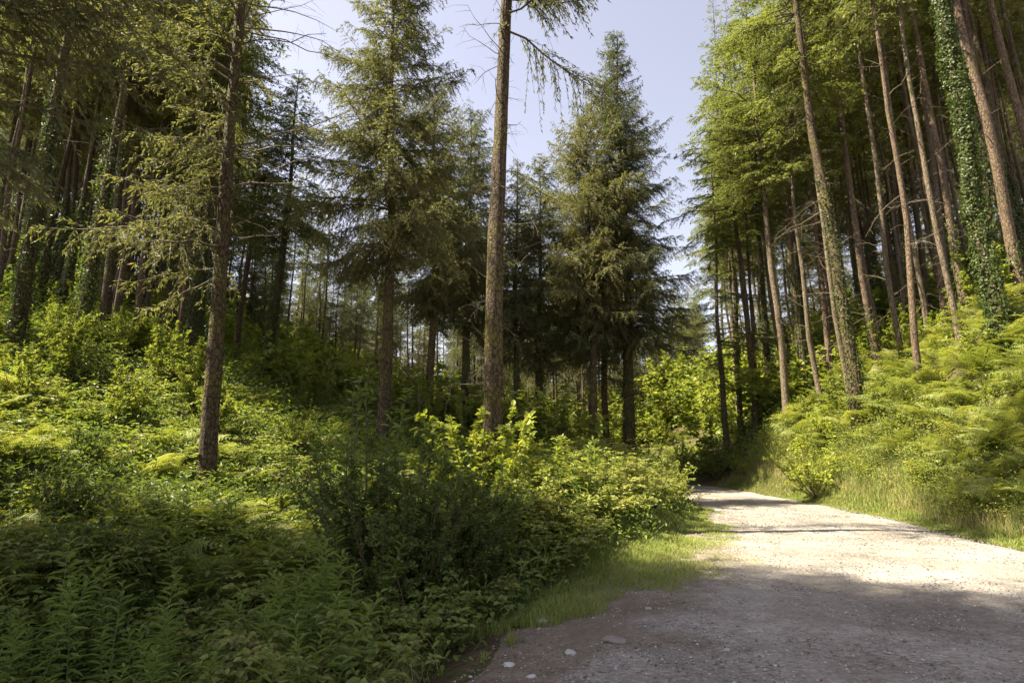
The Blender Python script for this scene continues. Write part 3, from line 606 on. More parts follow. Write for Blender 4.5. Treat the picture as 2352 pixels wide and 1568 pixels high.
# ------------------------------------------------------------ plants
def fern_geo(seed, n=7, L=1.0, fine=True, g=None, org=(0, 0, 0), sc=1., up=.95):
    rng = np.random.default_rng(seed); g = g or Geo(); org = np.array(org)
    for f in range(n):
        az = f*2*math.pi/n+rng.uniform(-.5, .5); l = L*sc*rng.uniform(.7, 1.15)
        o = np.array([math.cos(az), math.sin(az), 0]); sd = np.array([-math.sin(az), math.cos(az), 0])
        e = rng.uniform(.65, 1.25)*up; K = 7; s = np.linspace(0, 1, K)
        P = org+l*(o*(s[:, None]*math.cos(e)+.22*s[:, None]**2)+np.array([0, 0, 1])*(math.sin(e)*s-.42*s**2.2)[:, None])
        roll = rng.normal(0, .3)
        tubes(g, P[None], (.006*(1-.8*s))[None], 3, 1)
        npn = 15 if fine else 10
        q = np.linspace(.22, .99, npn); fr = q*(K-1); i0 = np.minimum(fr.astype(int), K-2)
        p0 = lerp(P[i0], P[i0+1], (fr-i0)[:, None]); tg = norm(P[i0+1]-P[i0])
        pl = l*.36*np.minimum(1, (1-q)*1.25+.04)*np.minimum(1, .55+q)*rng.uniform(.85, 1.1, npn)
        tn = np.clip(rng.normal(.45, .18), 0, 1)
        for sg in (-1, 1):
            sdv = sd*sg*math.cos(roll)+np.array([0, 0, 1])*math.sin(roll)*sg
            D = norm(sdv+tg*.42+np.array([0, 0, -.12])+rng.normal(0, .07, (npn, 3)))
            Nn = norm(np.cross(tg, sdv*sg)+rng.normal(0, .15, (npn, 3)))
            if not fine:
                kites(g, p0, D, Nn, pl, pl*.26+.012*sc, 0, tn, 0, .35)
            else:
                m = 9; w = np.linspace(.06, .97, m); pi = np.repeat(np.arange(npn), m); ww = np.tile(w, npn)
                dl = pl[pi]*.23*(1-.75*ww)+.004
                droop = np.array([0, 0, -1.])*(.15*pl[pi]*ww**2)[:, None]
                pp = p0[pi]+D[pi]*(pl[pi]*ww)[:, None]+droop
                for s2 in (-1, 1):
                    S2 = np.cross(D[pi], Nn[pi])*s2
                    kites(g, pp, S2+D[pi]*.5, Nn[pi], dl, dl*.42+.004, 0, np.clip(tn+.1*s2*0+rng.normal(0, .08, len(pi)), 0, 1), 0, .4)
    return g

def shrub_geo(seed, h, w, nstem, nleaf, ls, lw, shape='round', up=.3, hang=.2, bare=.15):
    """stems branching into a leafy uneven crown"""
    rng = np.random.default_rng(seed); st = Geo(); lf = Geo()
    az = rng.uniform(0, 6.28, nstem); rr = w*.5*np.sqrt(rng.random(nstem)); K = 7; s = np.linspace(0, 1, K)
    hh = h*rng.uniform(.62, 1.05, nstem)*(1-.35*(rr/(w*.5))**2)
    P = np.zeros((nstem, K, 3)); P[..., 0] = np.cos(az)[:, None]*(.08+rr[:, None]*s**.8); P[..., 1] = np.sin(az)[:, None]*(.08+rr[:, None]*s**.8); P[..., 2] = hh[:, None]*s
    P[:, 1:] += rng.normal(0, .035*h/2.5, (nstem, K-1, 3)).cumsum(1)*.6
    tubes(st, P, (.006+.006*hh)[:, None]*(1-.8*s), 4)
    # side shoots
    m = nstem*9; li = rng.integers(0, nstem, m); q = rng.uniform(bare, 1, m); f = q*(K-1); i0 = np.minimum(f.astype(int), K-2)
    p0 = lerp(P[li, i0], P[li, i0+1], (f-i0)[:, None]); tg = norm(P[li, i0+1]-P[li, i0])
    rv = rvec(rng, m); rv[:, 2] *= .3; d = norm(tg*.5+rv+np.array([0, 0, up])); l = (.16+.20*w*(1.1-q))*rng.uniform(.5, 1.3, m)
    ks = np.linspace(0, 1, 4); T = p0[:, None]+d[:, None]*(l[:, None]*ks)[..., None]; T[..., 2] -= hang*l[:, None]*ks**2
    tubes(st, T, np.broadcast_to(.0045*(1-.6*ks), (m, 4)), 3)
    A = np.concatenate([T, P[:, -4:]]); na_ = len(A)
    wt = np.concatenate([l, hh*.5]); wt = wt/wt.sum(); ai = rng.choice(na_, nleaf, p=wt); ww = rng.random(nleaf)**.7*3
    j = np.minimum(ww.astype(int), 2); pp = lerp(A[ai, j], A[ai, j+1], (ww-j)[:, None]); tan = norm(A[ai, j+1]-A[ai, j])
    D = norm(tan*.55+rvec(rng, nleaf)*np.array([1, 1, .55])); Nn = norm(np.array([0, 0, 1.1])+rng.normal(0, .5, (nleaf, 3)))
    sz = rng.uniform(.6, 1.25, nleaf)
    rounds(lf, pp+D*.01, D, Nn, ls*sz, lw*sz, 0, np.clip(rng.normal(.4, .2, na_)[ai]+rng.normal(0, .14, nleaf), 0, 1), .14, .22)
    return st, lf
def shrub(name, label, cat, x, y, mesh, rot=0, sc=1., group=None, zoff=0):
    r = empty(name, (x, y, terr1(x, y)-.03+zoff)); r.rotation_euler = (0, 0, rot); r.scale = (sc,)*3; tag(r, label, cat, group)
    for nm, me in zip(('stems', 'foliage'), mesh):
        o = bpy.data.objects.new(nm, me); COL.objects.link(o); o.parent = r
    return r
def shrub_mesh(seed, mat, *a, **k):
    st, lf = shrub_geo(seed, *a, **k); return st.mesh('stems', [M['stem']]), lf.mesh('foliage', [M[mat]])

# tall leafy herb (willowherb)
def herb_geo(seed, h=1.1, n=46, L=.12, W=.024, g=None):
    rng = np.random.default_rng(seed); g = g or Geo(); K = 6; s = np.linspace(0, 1, K)
    b = rng.normal(0, .10, 2); P = np.stack([b[0]*h*s**2, b[1]*h*s**2, h*s], -1)
    tubes(g, P[None], (.006*(1-.6*s))[None], 4, 1)
    q = np.linspace(.12, .99, n); az = np.arange(n)*2.4+rng.uniform(0, 6); f = q*(K-1); i0 = np.minimum(f.astype(int), K-2)
    p = lerp(P[i0], P[i0+1], (f-i0)[:, None]); out = np.stack([np.cos(az), np.sin(az), 0*az], -1)
    D = out+np.array([0, 0, 1.])*(lerp(.1, 1.4, q**3)+rng.normal(0, .15, n))[:, None]
    l = L*np.where(q > .85, 1.0-(q-.85)*3.5, 1)*rng.uniform(.8, 1.15, n)
    rounds(g, p, D, np.array([0, 0, 1.])+out*-.4+0*D, l, W*rng.uniform(.85, 1.2, n), 0, np.clip(rng.normal(.45, .15, n)+.2*(q-.5), 0, 1), .12, .35)
    return g

# -- central dark bush with large-leaved shoots at the top
m_small = shrub_mesh(201, 'dusky', 2.7, 2.7, 44, 21000, .05, .036, up=.5, bare=.02)
c = at(900, 1400, 7.6); shrub('alder_bush', 'dark many-stemmed alder bush with tiny leaves standing in front of the lime green hazel', 'bush', -1.35, 7.4, m_small)
m_small2 = shrub_mesh(202, 'dusky', 1.7, 1.8, 24, 8000, .05, .036, up=.5, bare=.02)
shrub('alder_bush', 'second dark alder bush pressed against the right of the many-stemmed one', 'bush', -.95, 8.0, m_small, 2.5, .9)
shrub('alder_bush', 'low small-leaved bush leaning over the grass verge beside the dark alder bush', 'bush', -.55, 8.6, m_small2, 1)
m_willow = shrub_mesh(203, 'herb', 3.35, 1.7, 13, 900, .12, .045, up=.9, bare=.55)
shrub('sallow_bush', 'sallow shoots with big oval leaves rising above the dark alder bush', 'bush', -2.0, 7.8, m_willow)
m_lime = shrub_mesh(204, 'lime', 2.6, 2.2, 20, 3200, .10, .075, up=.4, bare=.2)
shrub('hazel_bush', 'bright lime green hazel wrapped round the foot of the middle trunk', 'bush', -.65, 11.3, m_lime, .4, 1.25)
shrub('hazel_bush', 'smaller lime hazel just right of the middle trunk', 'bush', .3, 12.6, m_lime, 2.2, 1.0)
m_hazel = [shrub_mesh(205+i, 'broad', 3.2, 3.0, 18, 3600, .11, .08, up=.3, bare=.15) for i in range(3)]
m_limeb = shrub_mesh(209, 'lime', 2.2, 2.8, 18, 2600, .095, .07, up=.2, bare=.15)
def free_x(px, Yd): return at(px, 1000, Yd)[0]
rs = random.Random(8)
hz = [(330, 22), (265, 21.5), (420, 26), (75, 20), (-30, 17), (140, 23), (385, 19.5), (210, 27), (480, 29), (560, 31), (350, 31), (30, 26), (640, 33), (110, 18.5)]
for i, (px, Yd) in enumerate(hz):
    shrub('hazel_bush', 'understorey hazel '+where(px), 'bush', free_x(px, Yd), Yd, m_hazel[i % 3], rs.uniform(0, 6), rs.uniform(.42, .75), 'hazels on the left slope')
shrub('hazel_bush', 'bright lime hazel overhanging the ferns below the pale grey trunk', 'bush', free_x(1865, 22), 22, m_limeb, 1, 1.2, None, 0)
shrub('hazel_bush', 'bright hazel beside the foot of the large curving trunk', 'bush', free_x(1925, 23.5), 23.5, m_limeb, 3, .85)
shrub('hazel_bush', 'leafy bush in the shade at the bend of the track', 'bush', free_x(1640, 33), 33, m_hazel[1], 3, .75)
hr = [(2000, 26), (2080, 25), (2150, 23), (2220, 21), (2290, 19.5), (2350, 19), (1900, 31), (2050, 31), (2180, 28), (2300, 24), (1960, 24)]
for i, (px, Yd) in enumerate(hr):
    shrub('hazel_bush', 'low hazel on the bank '+where(px), 'bush', free_x(px, Yd), Yd, [m_limeb, m_hazel[0], m_hazel[2]][i % 3], rs.uniform(0, 6), rs.uniform(.6, .95), 'hazels along the top of the right bank')
shrub('leafy_bush', 'lime bush on the inside of the far bend of the track', 'bush', 5.0, 29.4, m_limeb, 2, .6)
shrub('leafy_bush', 'shaded leafy bush closing the far end of the track', 'bush', 10.6, 36.5, m_hazel[2], 2, .6)
shrub('hazel_bush', 'hazel behind the far bend of the track', 'bush', 7.5, 41.5, m_hazel[0], 4, .9)
hm = [(1300, 26), (1290, 30), (1190, 27), (1480, 30), (1080, 24), (960, 25), (820, 26), (700, 24)]
for i, (px, Yd) in enumerate(hm):
    shrub('hazel_bush', 'shaded woodland bush '+where(px), 'bush', free_x(px, Yd), Yd, m_hazel[i % 3], rs.uniform(0, 6), rs.uniform(.6, .95), 'bushes between the middle trunks')
m_bank = shrub_mesh(217, 'broad', 1.2, 1.7, 14, 1500, .08, .048, up=.3, bare=.05)
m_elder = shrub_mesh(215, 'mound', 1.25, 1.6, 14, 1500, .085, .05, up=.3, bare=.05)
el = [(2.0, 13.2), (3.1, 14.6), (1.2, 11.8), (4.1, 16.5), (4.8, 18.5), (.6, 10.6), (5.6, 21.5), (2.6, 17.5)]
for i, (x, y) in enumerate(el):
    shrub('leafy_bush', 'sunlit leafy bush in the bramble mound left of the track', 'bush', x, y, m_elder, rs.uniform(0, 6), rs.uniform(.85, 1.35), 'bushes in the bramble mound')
for i, (x, y, k) in enumerate([(-4.3, 6.4, .6), (-5.6, 8.1, .7), (-7.1, 9.4, .75), (-8.8, 11.8, .7), (-4.6, 12.0, .7)]):
    shrub('thicket_bush', 'dark small-leaved bush in the left undergrowth, '+where(px_of(x, y, 1)), 'bush', x, y, m_small2, i*1.3, k, 'dark bushes in the left undergrowth')
for i, (x, y, k) in enumerate([(-10.4, 15.2, .55), (-8.6, 16.2, .5), (-12, 14, .5), (-6.2, 17, .5), (-9.8, 18, .6), (-13.4, 16.6, .6)]):
    shrub('hazel_bush', 'shaded hazel halfway up the left slope, '+where(px_of(x, y, 3)), 'bush', x, y, m_hazel[i % 3], i, k, 'hazels on the left slope')
for i, (x, y, k) in enumerate([(12.3, 13.6, .9), (13.2, 15.6, 1.1), (12.5, 18.2, 1.0), (13.6, 20.2, 1.2), (12.9, 23.6, 1.1), (14.6, 17.2, 1.0), (13.4, 26.4, 1.2)]):
    shrub('leafy_bush', 'leafy bush halfway up the right bank, '+where(px_of(x, y, 2)), 'bush', x, y, m_bank, i, k, 'bushes on the right bank')
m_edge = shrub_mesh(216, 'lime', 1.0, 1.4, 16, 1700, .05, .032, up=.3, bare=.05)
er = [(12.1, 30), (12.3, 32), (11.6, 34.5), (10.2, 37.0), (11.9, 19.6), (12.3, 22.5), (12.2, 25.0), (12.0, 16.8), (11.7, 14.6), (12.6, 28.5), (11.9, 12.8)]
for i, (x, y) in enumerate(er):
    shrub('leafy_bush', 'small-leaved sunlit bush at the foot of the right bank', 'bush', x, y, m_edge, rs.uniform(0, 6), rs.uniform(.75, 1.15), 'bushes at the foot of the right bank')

# far understorey: leafy mass between the distant trunks
fs = [shrub_geo(230+i, 3.4, 3.4, 10, 520, .26, .2, up=.3, bare=.05)[1] for i in range(4)]
rq = np.random.default_rng(231); n = 1150; y = 27+60*rq.random(n)**1.1; x = rq.uniform(-1.02, 1.02, n)*y
px = 1176+FPX*x/(y*CP); k = (inpath(x, y) < -3.0) & ~((px < 600) & (y < 38)) & ~((px > 1440) & (px < 1640) & (y < 40)); x, y = x[k], y[k]
FAR = (x, y)

# -- bracken: the nearest as plants of their own, the rest as cover
rng = np.random.default_rng(77)
FM = [fern_geo(300+i, 7, 1.05, True).mesh('bracken_fern', [M['bracken'], M['gstem']]) for i in range(4)]
def put_fern(x, y, label, group, sc, tilt=(0, 0)):
    o = bpy.data.objects.new('bracken_fern', FM[rs.randrange(4)]); COL.objects.link(o)
    o.location = (x, y, terr1(x, y)-.02); o.scale = (sc,)*3; o.rotation_euler = (tilt[0], tilt[1], rs.uniform(0, 6.28))
    tag(o, label, 'fern', group)
k = 0
while k < 190:      # right bank
    y = rs.uniform(7, 27) if k < 130 else rs.uniform(8, 16); x = rs.uniform(10, 19) if k < 130 else rs.uniform(10.8, 16.5)
    if x-path_R(y) < 1.6 or x > .98*y+2 or terr1(x, y) < .5: continue
    put_fern(x, y, 'bracken fern '+('high' if terr1(x, y) > 2.6 else 'low')+' on the right bank, '+where(px_of(x, y, terr1(x, y))), 'bracken on the right bank', rs.uniform(1.15, 1.9), (R(rs.uniform(-8, 8)), R(-22+rs.uniform(-10, 10)))); k += 1
for k in range(34):
    y = rs.uniform(10.5, 18); x = y*rs.uniform(.76, .97)
    if x-path_R(y) > 1.4: put_fern(x, y, 'bracken fern spilling down the right bank, '+where(px_of(x, y, terr1(x, y))), 'bracken on the right bank', rs.uniform(1.0, 1.6), (0, R(-25)))
k = 0
while k < 160:      # left mound
    y = rs.uniform(4.6, 15); x = rs.uniform(-13.5, -2.6)
    if x < -.98*y-1 or (x > -5.5 and y < 7.5) or vnoise(np.array(x*.4), np.array(y*.4), 8) < -.35: continue
    put_fern(x, y, 'bracken fern on the left mound, '+where(px_of(x, y, terr1(x, y))), 'bracken on the left mound', rs.uniform(.75, 1.35)); k += 1

def scatter(n, cond, ymin, ymax, seed, xr=(-1.0, 1.0), pw=1.4):
    """random places over the visible wedge; cond filters arrays"""
    r = np.random.default_rng(seed); y = ymin+(ymax-ymin)*r.random(n*3)**pw; x = r.uniform(xr[0], xr[1], n*3)*(y+1.5)
    k = cond(x, y)[0:]; x, y = x[k][:n], y[k][:n]; return x, y, terrain(x, y)
def instances(tpls, x, y, z, sc, seed, name, mats, tilt=.15):
    """many copies of small templates joined as one uncountable cover"""
    r = np.random.default_rng(seed); g = Geo(); pick = r.integers(0, len(tpls), len(x))
    for ti, t in enumerate(tpls):
        ii = np.where(pick == ti)[0]
        if not len(ii): continue
        V = np.concatenate(t.V); n = len(ii); a = r.uniform(0, 6.28, n); ca, sa = np.cos(a), np.sin(a)
        tx, ty = r.normal(0, tilt, n), r.normal(0, tilt, n); s = sc[ii]
        X = V[None, :, 0]*ca[:, None]-V[None, :, 1]*sa[:, None]; Yv = V[None, :, 0]*sa[:, None]+V[None, :, 1]*ca[:, None]
        Zv = np.broadcast_to(V[None, :, 2], X.shape); X = X+Zv*tx[:, None]; Yv = Yv+Zv*ty[:, None]
        W = np.stack([X*s[:, None]+x[ii][:, None], Yv*s[:, None]+y[ii][:, None], Zv*s[:, None]+z[ii][:, None]], -1)
        nv = len(V); off = (np.arange(n)*nv)[:, None, None]; base = g.n; g.V.append(W.reshape(-1, 3).astype(np.float32)); g.n += n*nv
        jit = r.normal(0, .2, n)
        for F, m, tn in t.F:
            FF = (F[None]+off).reshape(-1, F.shape[1])+base
            g.F.append((FF.astype(np.int32), m, np.clip(tn[None]+jit[:, None], 0, 1).reshape(-1)))
    return g.link(name, mats)
def veg(x, y, m=.35):   # outside track and verge
    return (x < veg_L(y)-m) | (x > path_R(y)+1.25+m*.5) | (y > 44)

lf = [fern_geo(320+i, 6, .95, False) for i in range(5)]
def c1(x, y):
    fern = vnoise(x*.35, y*.35, 8) + .35*vnoise(x*1.2, y*1.2, 9)
    return veg(x, y, .9) & (fern > -.25) & ~((x > -5.5) & (x < 2) & (y < 9.5))
x, y, z = scatter(5200, c1, 5, 75, 401, (-1., 1.), 1.6)
tag(instances(lf, x, y, z-.03, np.random.default_rng(1).uniform(.55, 1.15, len(x))*lerp(.85, 1.25, smooth(y, 8, 40)), 402, 'bracken_cover', [M['bracken'], M['gstem']]),
    'bracken spreading over the forest floor and both banks', 'ferns', None, 'stuff')

# -- bramble: arching canes with leaves in threes
def bramble_tpl(seed, nc=6, L=.9, ls=.07, flower=False):
    r = np.random.default_rng(seed); g = Geo(); K = 6; s = np.linspace(0, 1, K)
    az = r.uniform(0, 6.28, nc); l = L*r.uniform(.6, 1.1, nc); hh = r.uniform(.45, .85, nc)
    P = np.zeros((nc, K, 3)); P[..., 0] = np.cos(az)[:, None]*l[:, None]*s*.75; P[..., 1] = np.sin(az)[:, None]*l[:, None]*s*.75
    P[..., 2] = l[:, None]*(hh[:, None]*2.4*s*(1-.62*s)); tubes(g, P, np.broadcast_to(.0045*(1-.6*s), (nc, K)), 3, 1)
    m = nc*9; li = r.integers(0, nc, m); f = r.uniform(.15, 1, m)*(K-1); i0 = np.minimum(f.astype(int), K-2)
    p = lerp(P[li, i0], P[li, i0+1], (f-i0)[:, None]); rv = rvec(r, m); rv[:, 2] = abs(rv[:, 2])*.5; st = p+rv*.06
    for k in (-1, 0, 1):
        a = np.arctan2(rv[:, 1], rv[:, 0])+k*1.15; D = np.stack([np.cos(a), np.sin(a), rv[:, 2]*.5-.1], -1)
        Nn = norm(np.array([0, 0, 1.])+r.normal(0, .35, (m, 3))); sz = ls*r.uniform(.75, 1.25, m)*(1.15 if k == 0 else .95)
        rounds(g, st, D, Nn, sz, sz*.72, 0, np.clip(r.normal(.45, .22, m), 0, 1), .15, .2)
    return g
bt = [bramble_tpl(500+i) for i in range(5)]
def c2(x, y): return veg(x, y, .1) & ((vnoise(x*.35, y*.35, 8) < .0) | (x > -2.5)) & (vnoise(x*.9, y*.9, 15) > -.25) & ~((y < 4.6) & (x > -2.0))
x, y, z = scatter(1500, c2, 3.6, 34, 411, (-1., 1.0), 1.6)
tag(instances(bt, x, y, z-.03, np.random.default_rng(2).uniform(.6, 1.15, len(x)), 412, 'bramble_cover', [M['bramble'], M['stem']]),
    'tangled bramble thicket filling the hollow and the mound beside the track', 'bramble', None, 'stuff')
# thick bramble mound left of the track, banked up
r5 = np.random.default_rng(6); n = 620; y = r5.uniform(9.0, 25, n); x = veg_L(y)-.28-r5.random(n)**1.2*3.5
z = terrain(x, y)+r5.uniform(0, .55, n)*smooth(veg_L(y)-x, 0, 1.3)
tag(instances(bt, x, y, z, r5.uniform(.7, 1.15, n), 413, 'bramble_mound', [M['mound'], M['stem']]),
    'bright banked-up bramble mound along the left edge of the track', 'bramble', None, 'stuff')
# low broad-leaved herbs hide the soil
def low_tpl(seed, n=34, h=.32, L=.08, W=.045, spread=.28):
    r = np.random.default_rng(seed); g = Geo(); p = np.stack([r.normal(0, spread, n), r.normal(0, spread, n), h*r.random(n)**.7], -1)
    rounds(g, p, rvec(r, n)*np.array([1, 1, .4]), np.array([0, 0, 1.])+r.normal(0, .4, (n, 3)), L*r.uniform(.6, 1.3, n), W*r.uniform(.6, 1.3, n), 0, np.clip(r.normal(.4, .2, n), 0, 1), .12, .25)
    a = r.uniform(0, 6.28, n//3); b = p[:n//3]; tubes(g, np.stack([b*np.array([.6, .6, 0]), b], 1), np.full((n//3, 2), .003), 3, 1)
    return g
lt = [low_tpl(520+i) for i in range(5)]+[low_tpl(530+i, 26, .55, .11, .035, .2) for i in range(3)]
x, y, z = scatter(8500, lambda x, y: veg(x, y, -.05) & ~((x > path_R(y)+1.6) & (y > 8) & (y < 26) & (vnoise(x, y, 12) < .3)), 3.0, 40, 421, (-1, 1.1), 1.6)
tag(instances(lt, x, y, z, np.random.default_rng(3).uniform(.6, 1.4, len(x))*lerp(.62, 1., smooth(y, 3.5, 8))*lerp(1, 1.8, smooth(y, 8, 40)), 422, 'herb_cover', [M['herb'], M['gstem']]),
    'low mixed herbs covering the forest floor', 'herbs', None, 'stuff')
# small bright weeds on the foot of the right bank
r6 = np.random.default_rng(16); n = 1500; y = r6.uniform(6, 31, n); x = path_R(y)+.75+r6.random(n)**1.1*2.2
wt = [low_tpl(540+i, 40, .55, .05, .026, .2) for i in range(4)]
tag(instances(wt, x, y, terrain(x, y), r6.uniform(.6, 1.4, n), 424, 'weed_cover', [M['lime'], M['gstem']]), 'pale green weeds along the foot of the right bank', 'weeds', None, 'stuff')

x, y = FAR; tag(instances(fs, x, y, terrain(x, y)-.2, rq.uniform(.5, 1.3, len(x))*lerp(1, 1.9, smooth(y, 38, 75)), 423, 'understorey', [M['broad']]), 'leafy understorey merging between the far trunks', 'bushes', None, 'stuff')
# -- willowherb: single stems
HM = [herb_geo(340+i, 1.05, 44, .13, .026).mesh('willowherb_plant', [M['herb'], M['gstem']]) for i in range(5)]
k = 0
while k < 210:
    y = rs.uniform(4.2, 9.5); x = rs.uniform(-5.2, .2)
    if vnoise(np.array(x*.9), np.array(y*.9), 17) < -.1 or x > veg_L(y)-.25 or x < -.95*y or (x < -3.4 and rs.random() < .55) or (y < 5.6 and x > -1.4): continue
    o = bpy.data.objects.new('willowherb_plant', HM[rs.randrange(5)]); COL.objects.link(o); s = rs.uniform(.65, 1.4)*(1 if y > 5.5 else .75)
    o.location = (x, y, terr1(x, y)-.02); o.scale = (s,)*3; o.rotation_euler = (R(rs.uniform(-9, 9)), R(rs.uniform(-9, 9)), rs.uniform(0, 6.28))
    tag(o, ('short' if s < 1 else 'tall')+' willowherb in the thicket, '+where(px_of(x, y, 0)), 'plant', 'willowherb in the foreground thicket'); k += 1
for (x, y, s) in [(1.0, 10.6, 1.25), (1.4, 11.3, 1.3), (.7, 11.0, 1.1), (1.7, 12.0, 1.2), (.3, 10.3, 1.1), (1.2, 10.0, 1.0), (2.0, 11.6, 1.0), (-.2, 9.8, 1.1), (.9, 11.8, 1.3)]:
    o = bpy.data.objects.new('willowherb_plant', HM[rs.randrange(5)]); COL.objects.link(o)
    o.location = (x, y, terr1(x, y)); s *= 1.3; o.scale = (s,)*3; o.rotation_euler = (R(rs.uniform(-7, 7)), R(rs.uniform(-7, 7)), rs.uniform(0, 6.28))
    tag(o, 'sunlit yellow-green willowherb stem right of the middle trunk', 'plant', 'sunlit willowherb')

# -- grass
def blades(g, x, y, z, h, w, seed, lean=.35, mat=0):
    r = np.random.default_rng(seed); n = len(x); a = r.uniform(0, 6.28, n); f = np.stack([np.cos(a), np.sin(a), 0*a], -1); s = np.stack([-np.sin(a), np.cos(a), 0*a], -1)
    b = np.stack([x, y, z], -1); ln = (lean*r.uniform(.3, 1.6, n)*h)[:, None]; up = np.array([0, 0, 1.])
    m = b+f*ln*.3+up*(h*.55)[:, None]; t = b+f*ln+up*(h*(1-.25*lean))[:, None]; w = w[:, None]*.5
    V = np.stack([b-s*w, b+s*w, m-s*w*.8, m+s*w*.8, t], 1); i = np.arange(n*5).reshape(-1, 5); tn = np.clip(r.normal(.4, .22, n), 0, 1)
    g.add(V, i[:, [0, 1, 3, 2]], mat, tn); g.n -= 0
    g.F.append((i[:, [2, 3, 4]]+g.n-n*5, mat, tn.astype(np.float32)))
def verge_points(n, seed):
    r = np.random.default_rng(seed); y = 4.6+19*r.random(n*2)**1.5; L_ = veg_L(y); x = L_+r.uniform(-.5, 1, n*2)*0
    # the grass reaches from the thicket out over the bare edge, thinning in patches
    w = np.interp(y, [4.6, 5.6, 6.4, 8, 9.4, 12, 16, 24], [.4, 1.5, 3.5, 3.7, 3.6, 2.9, 1.8, 1.0]); t = r.random(n*2); x = L_-.35+t*(w+.35)
    d = vnoise(x*1.3, y*1.3, 61)+.6*vnoise(x*4, y*4, 62)
    lim = lerp(-.9, .8, smooth(t, .25, 1)); lim = lim-.5*smooth(y, 7.4, 8.6)*smooth(12-y, 0, 2)*smooth(.97-t, 0, .15); lim = np.where(y < 7.8, lim+1.0*smooth(7.8-y, 0, 1.4)*smooth(t, .05, .3), lim)
    k = d > lim; return x[k][:n], y[k][:n], t[k][:n]
g = Geo(); x, y, tv = verge_points(90000, 601); r7 = np.random.default_rng(602); n = len(x)
hh = r7.uniform(.04, .15, n)*lerp(1.1, .4, smooth(tv, .2, .95))*(1+.5*vnoise(x*1.5, y*1.5, 63)); blades(g, x, y, terrain(x, y), hh, r7.uniform(.004, .009, n)*lerp(1, 2., smooth(y, 6, 18)), 603, .6)
r8 = np.random.default_rng(604); n = 60000; y = 5+27*r8.random(n)**1.2; x = path_R(y)-.12+r8.random(n)**1.3*1.8
x = np.where(r8.random(n) < .5, x, x); hh = r8.uniform(.06, .30, n)*smooth(x-path_R(y), -.2, .9)+.04
blades(g, x, y, terrain(x, y), hh, r8.uniform(.006, .012, n)*lerp(1, 2., smooth(y, 6, 25)), 605, .5)
n = 42000; r9 = np.random.default_rng(606); y = 3.4+20*r9.random(n)**1.7; x = r9.uniform(-1, 1, n)*(y+1); k = veg(x, y, -.4) & (x < veg_L(y)) & (vnoise(x*.7, y*.7, 64) > -.2); x, y = x[k], y[k]; n = len(x)
blades(g, x, y, terrain(x, y), r9.uniform(.15, .5, n), r9.uniform(.006, .012, n), 607, .5)
tag(g.link('grass', [M['grass']]), 'short green grass on the verges and longer grass under the herbs', 'grass', None, 'stuff')
g = Geo(); n = 7000; r9 = np.random.default_rng(608); y = 6+26*r9.random(n)**1.2; x = path_R(y)+.5+r9.random(n)**1.2*1.6; blades(g, x, y, terrain(x, y), r9.uniform(.25, .65, n), r9.uniform(.004, .009, n), 609, .35)
n = 700; y = r9.uniform(3.9, 5.6, n); x = veg_L(y)+r9.normal(-.2, .22, n); blades(g, x, y, terrain(x, y), r9.uniform(.1, .42, n), r9.uniform(.003, .006, n), 610, 1.0)
tag(g.link('dry_grass', [M['straw']]), 'dry seeding grass along the foot of the right bank and the corner of the verge', 'grass', None, 'stuff')

# -- stones
def stone_mesh(seed, sub=1):
    import bmesh
    bm = bmesh.new(); bmesh.ops.create_icosphere(bm, subdivisions=sub, radius=.5); r = np.random.default_rng(seed)
    k = r.uniform(.55, 1, 3)*np.array([1, 1, .62])
    for v in bm.verts:
        v.co = Vector((v.co.x*k[0], v.co.y*k[1], v.co.z*k[2]))*float(r.uniform(.78, 1.15))
    V = np.array([v.co[:] for v in bm.verts]); F = np.array([[q.index for q in f.verts] for f in bm.faces]); bm.free(); return V, F
def stone_mat():
    m, nt, out = nodes('track_stone'); L = nt.links.new
    a = N(nt, 'Attribute', attribute_name='tone'); oi = N(nt, 'ObjectInfo'); s = N(nt, 'Math', operation='ADD'); L(a.outputs['Fac'], s.inputs[0]); L(oi.outputs['Random'], s.inputs[1])
    fr = N(nt, 'Math', operation='FRACT'); L(s.outputs[0], fr.inputs[0])
    r = ramp(nt, [(0, (.11, .10, .095)), (.3, (.19, .17, .15)), (.65, (.28, .265, .25)), (1, (.44, .43, .41))], fr.outputs[0])
    p = N(nt, 'BsdfPrincipled'); L(r.outputs[0], p.inputs['Base Color']); p.inputs['Roughness'].default_value = .9; p.inputs['Specular IOR Level'].default_value = .2
    L(p.outputs[0], out.inputs[0]); return m
M['stone'] = stone_mat()
r = np.random.default_rng(71); g = Geo(); n = 46000
y = 4.0+16*r.random(n)**1.7; x = path_L(y)+(path_R(y)-path_L(y))*r.random(n); k = x < .95*y+.5; x, y = x[k], y[k]; n = len(x)
z = terrain(x, y)+.012+.035*np.sin(math.pi*np.clip((x-path_L(y))/(path_R(y)-path_L(y)), 0, 1))
sz = (.010+.028*r.random(n)**4)*lerp(1, 1.5, smooth(y, 6, 16))
for i in range(6):
    V, F = stone_mesh(80+i, 1) if i < 2 else stone_mesh(80+i, 1)
    ii = np.where(np.arange(n) % 6 == i)[0]; m = len(ii); a = r.uniform(0, 6.28, m); ca, sa = np.cos(a), np.sin(a)
    W = np.stack([V[None, :, 0]*ca[:, None]-V[None, :, 1]*sa[:, None], V[None, :, 0]*sa[:, None]+V[None, :, 1]*ca[:, None], np.broadcast_to(V[None, :, 2], (m, len(V)))], -1)*sz[ii][:, None, None]
    W += np.stack([x[ii], y[ii], z[ii]+sz[ii]*.08], -1)[:, None]
    g.add(W, (F[None]+(np.arange(m)*len(V))[:, None, None]).reshape(-1, 3), 0, np.repeat(r.random(m), len(F)))
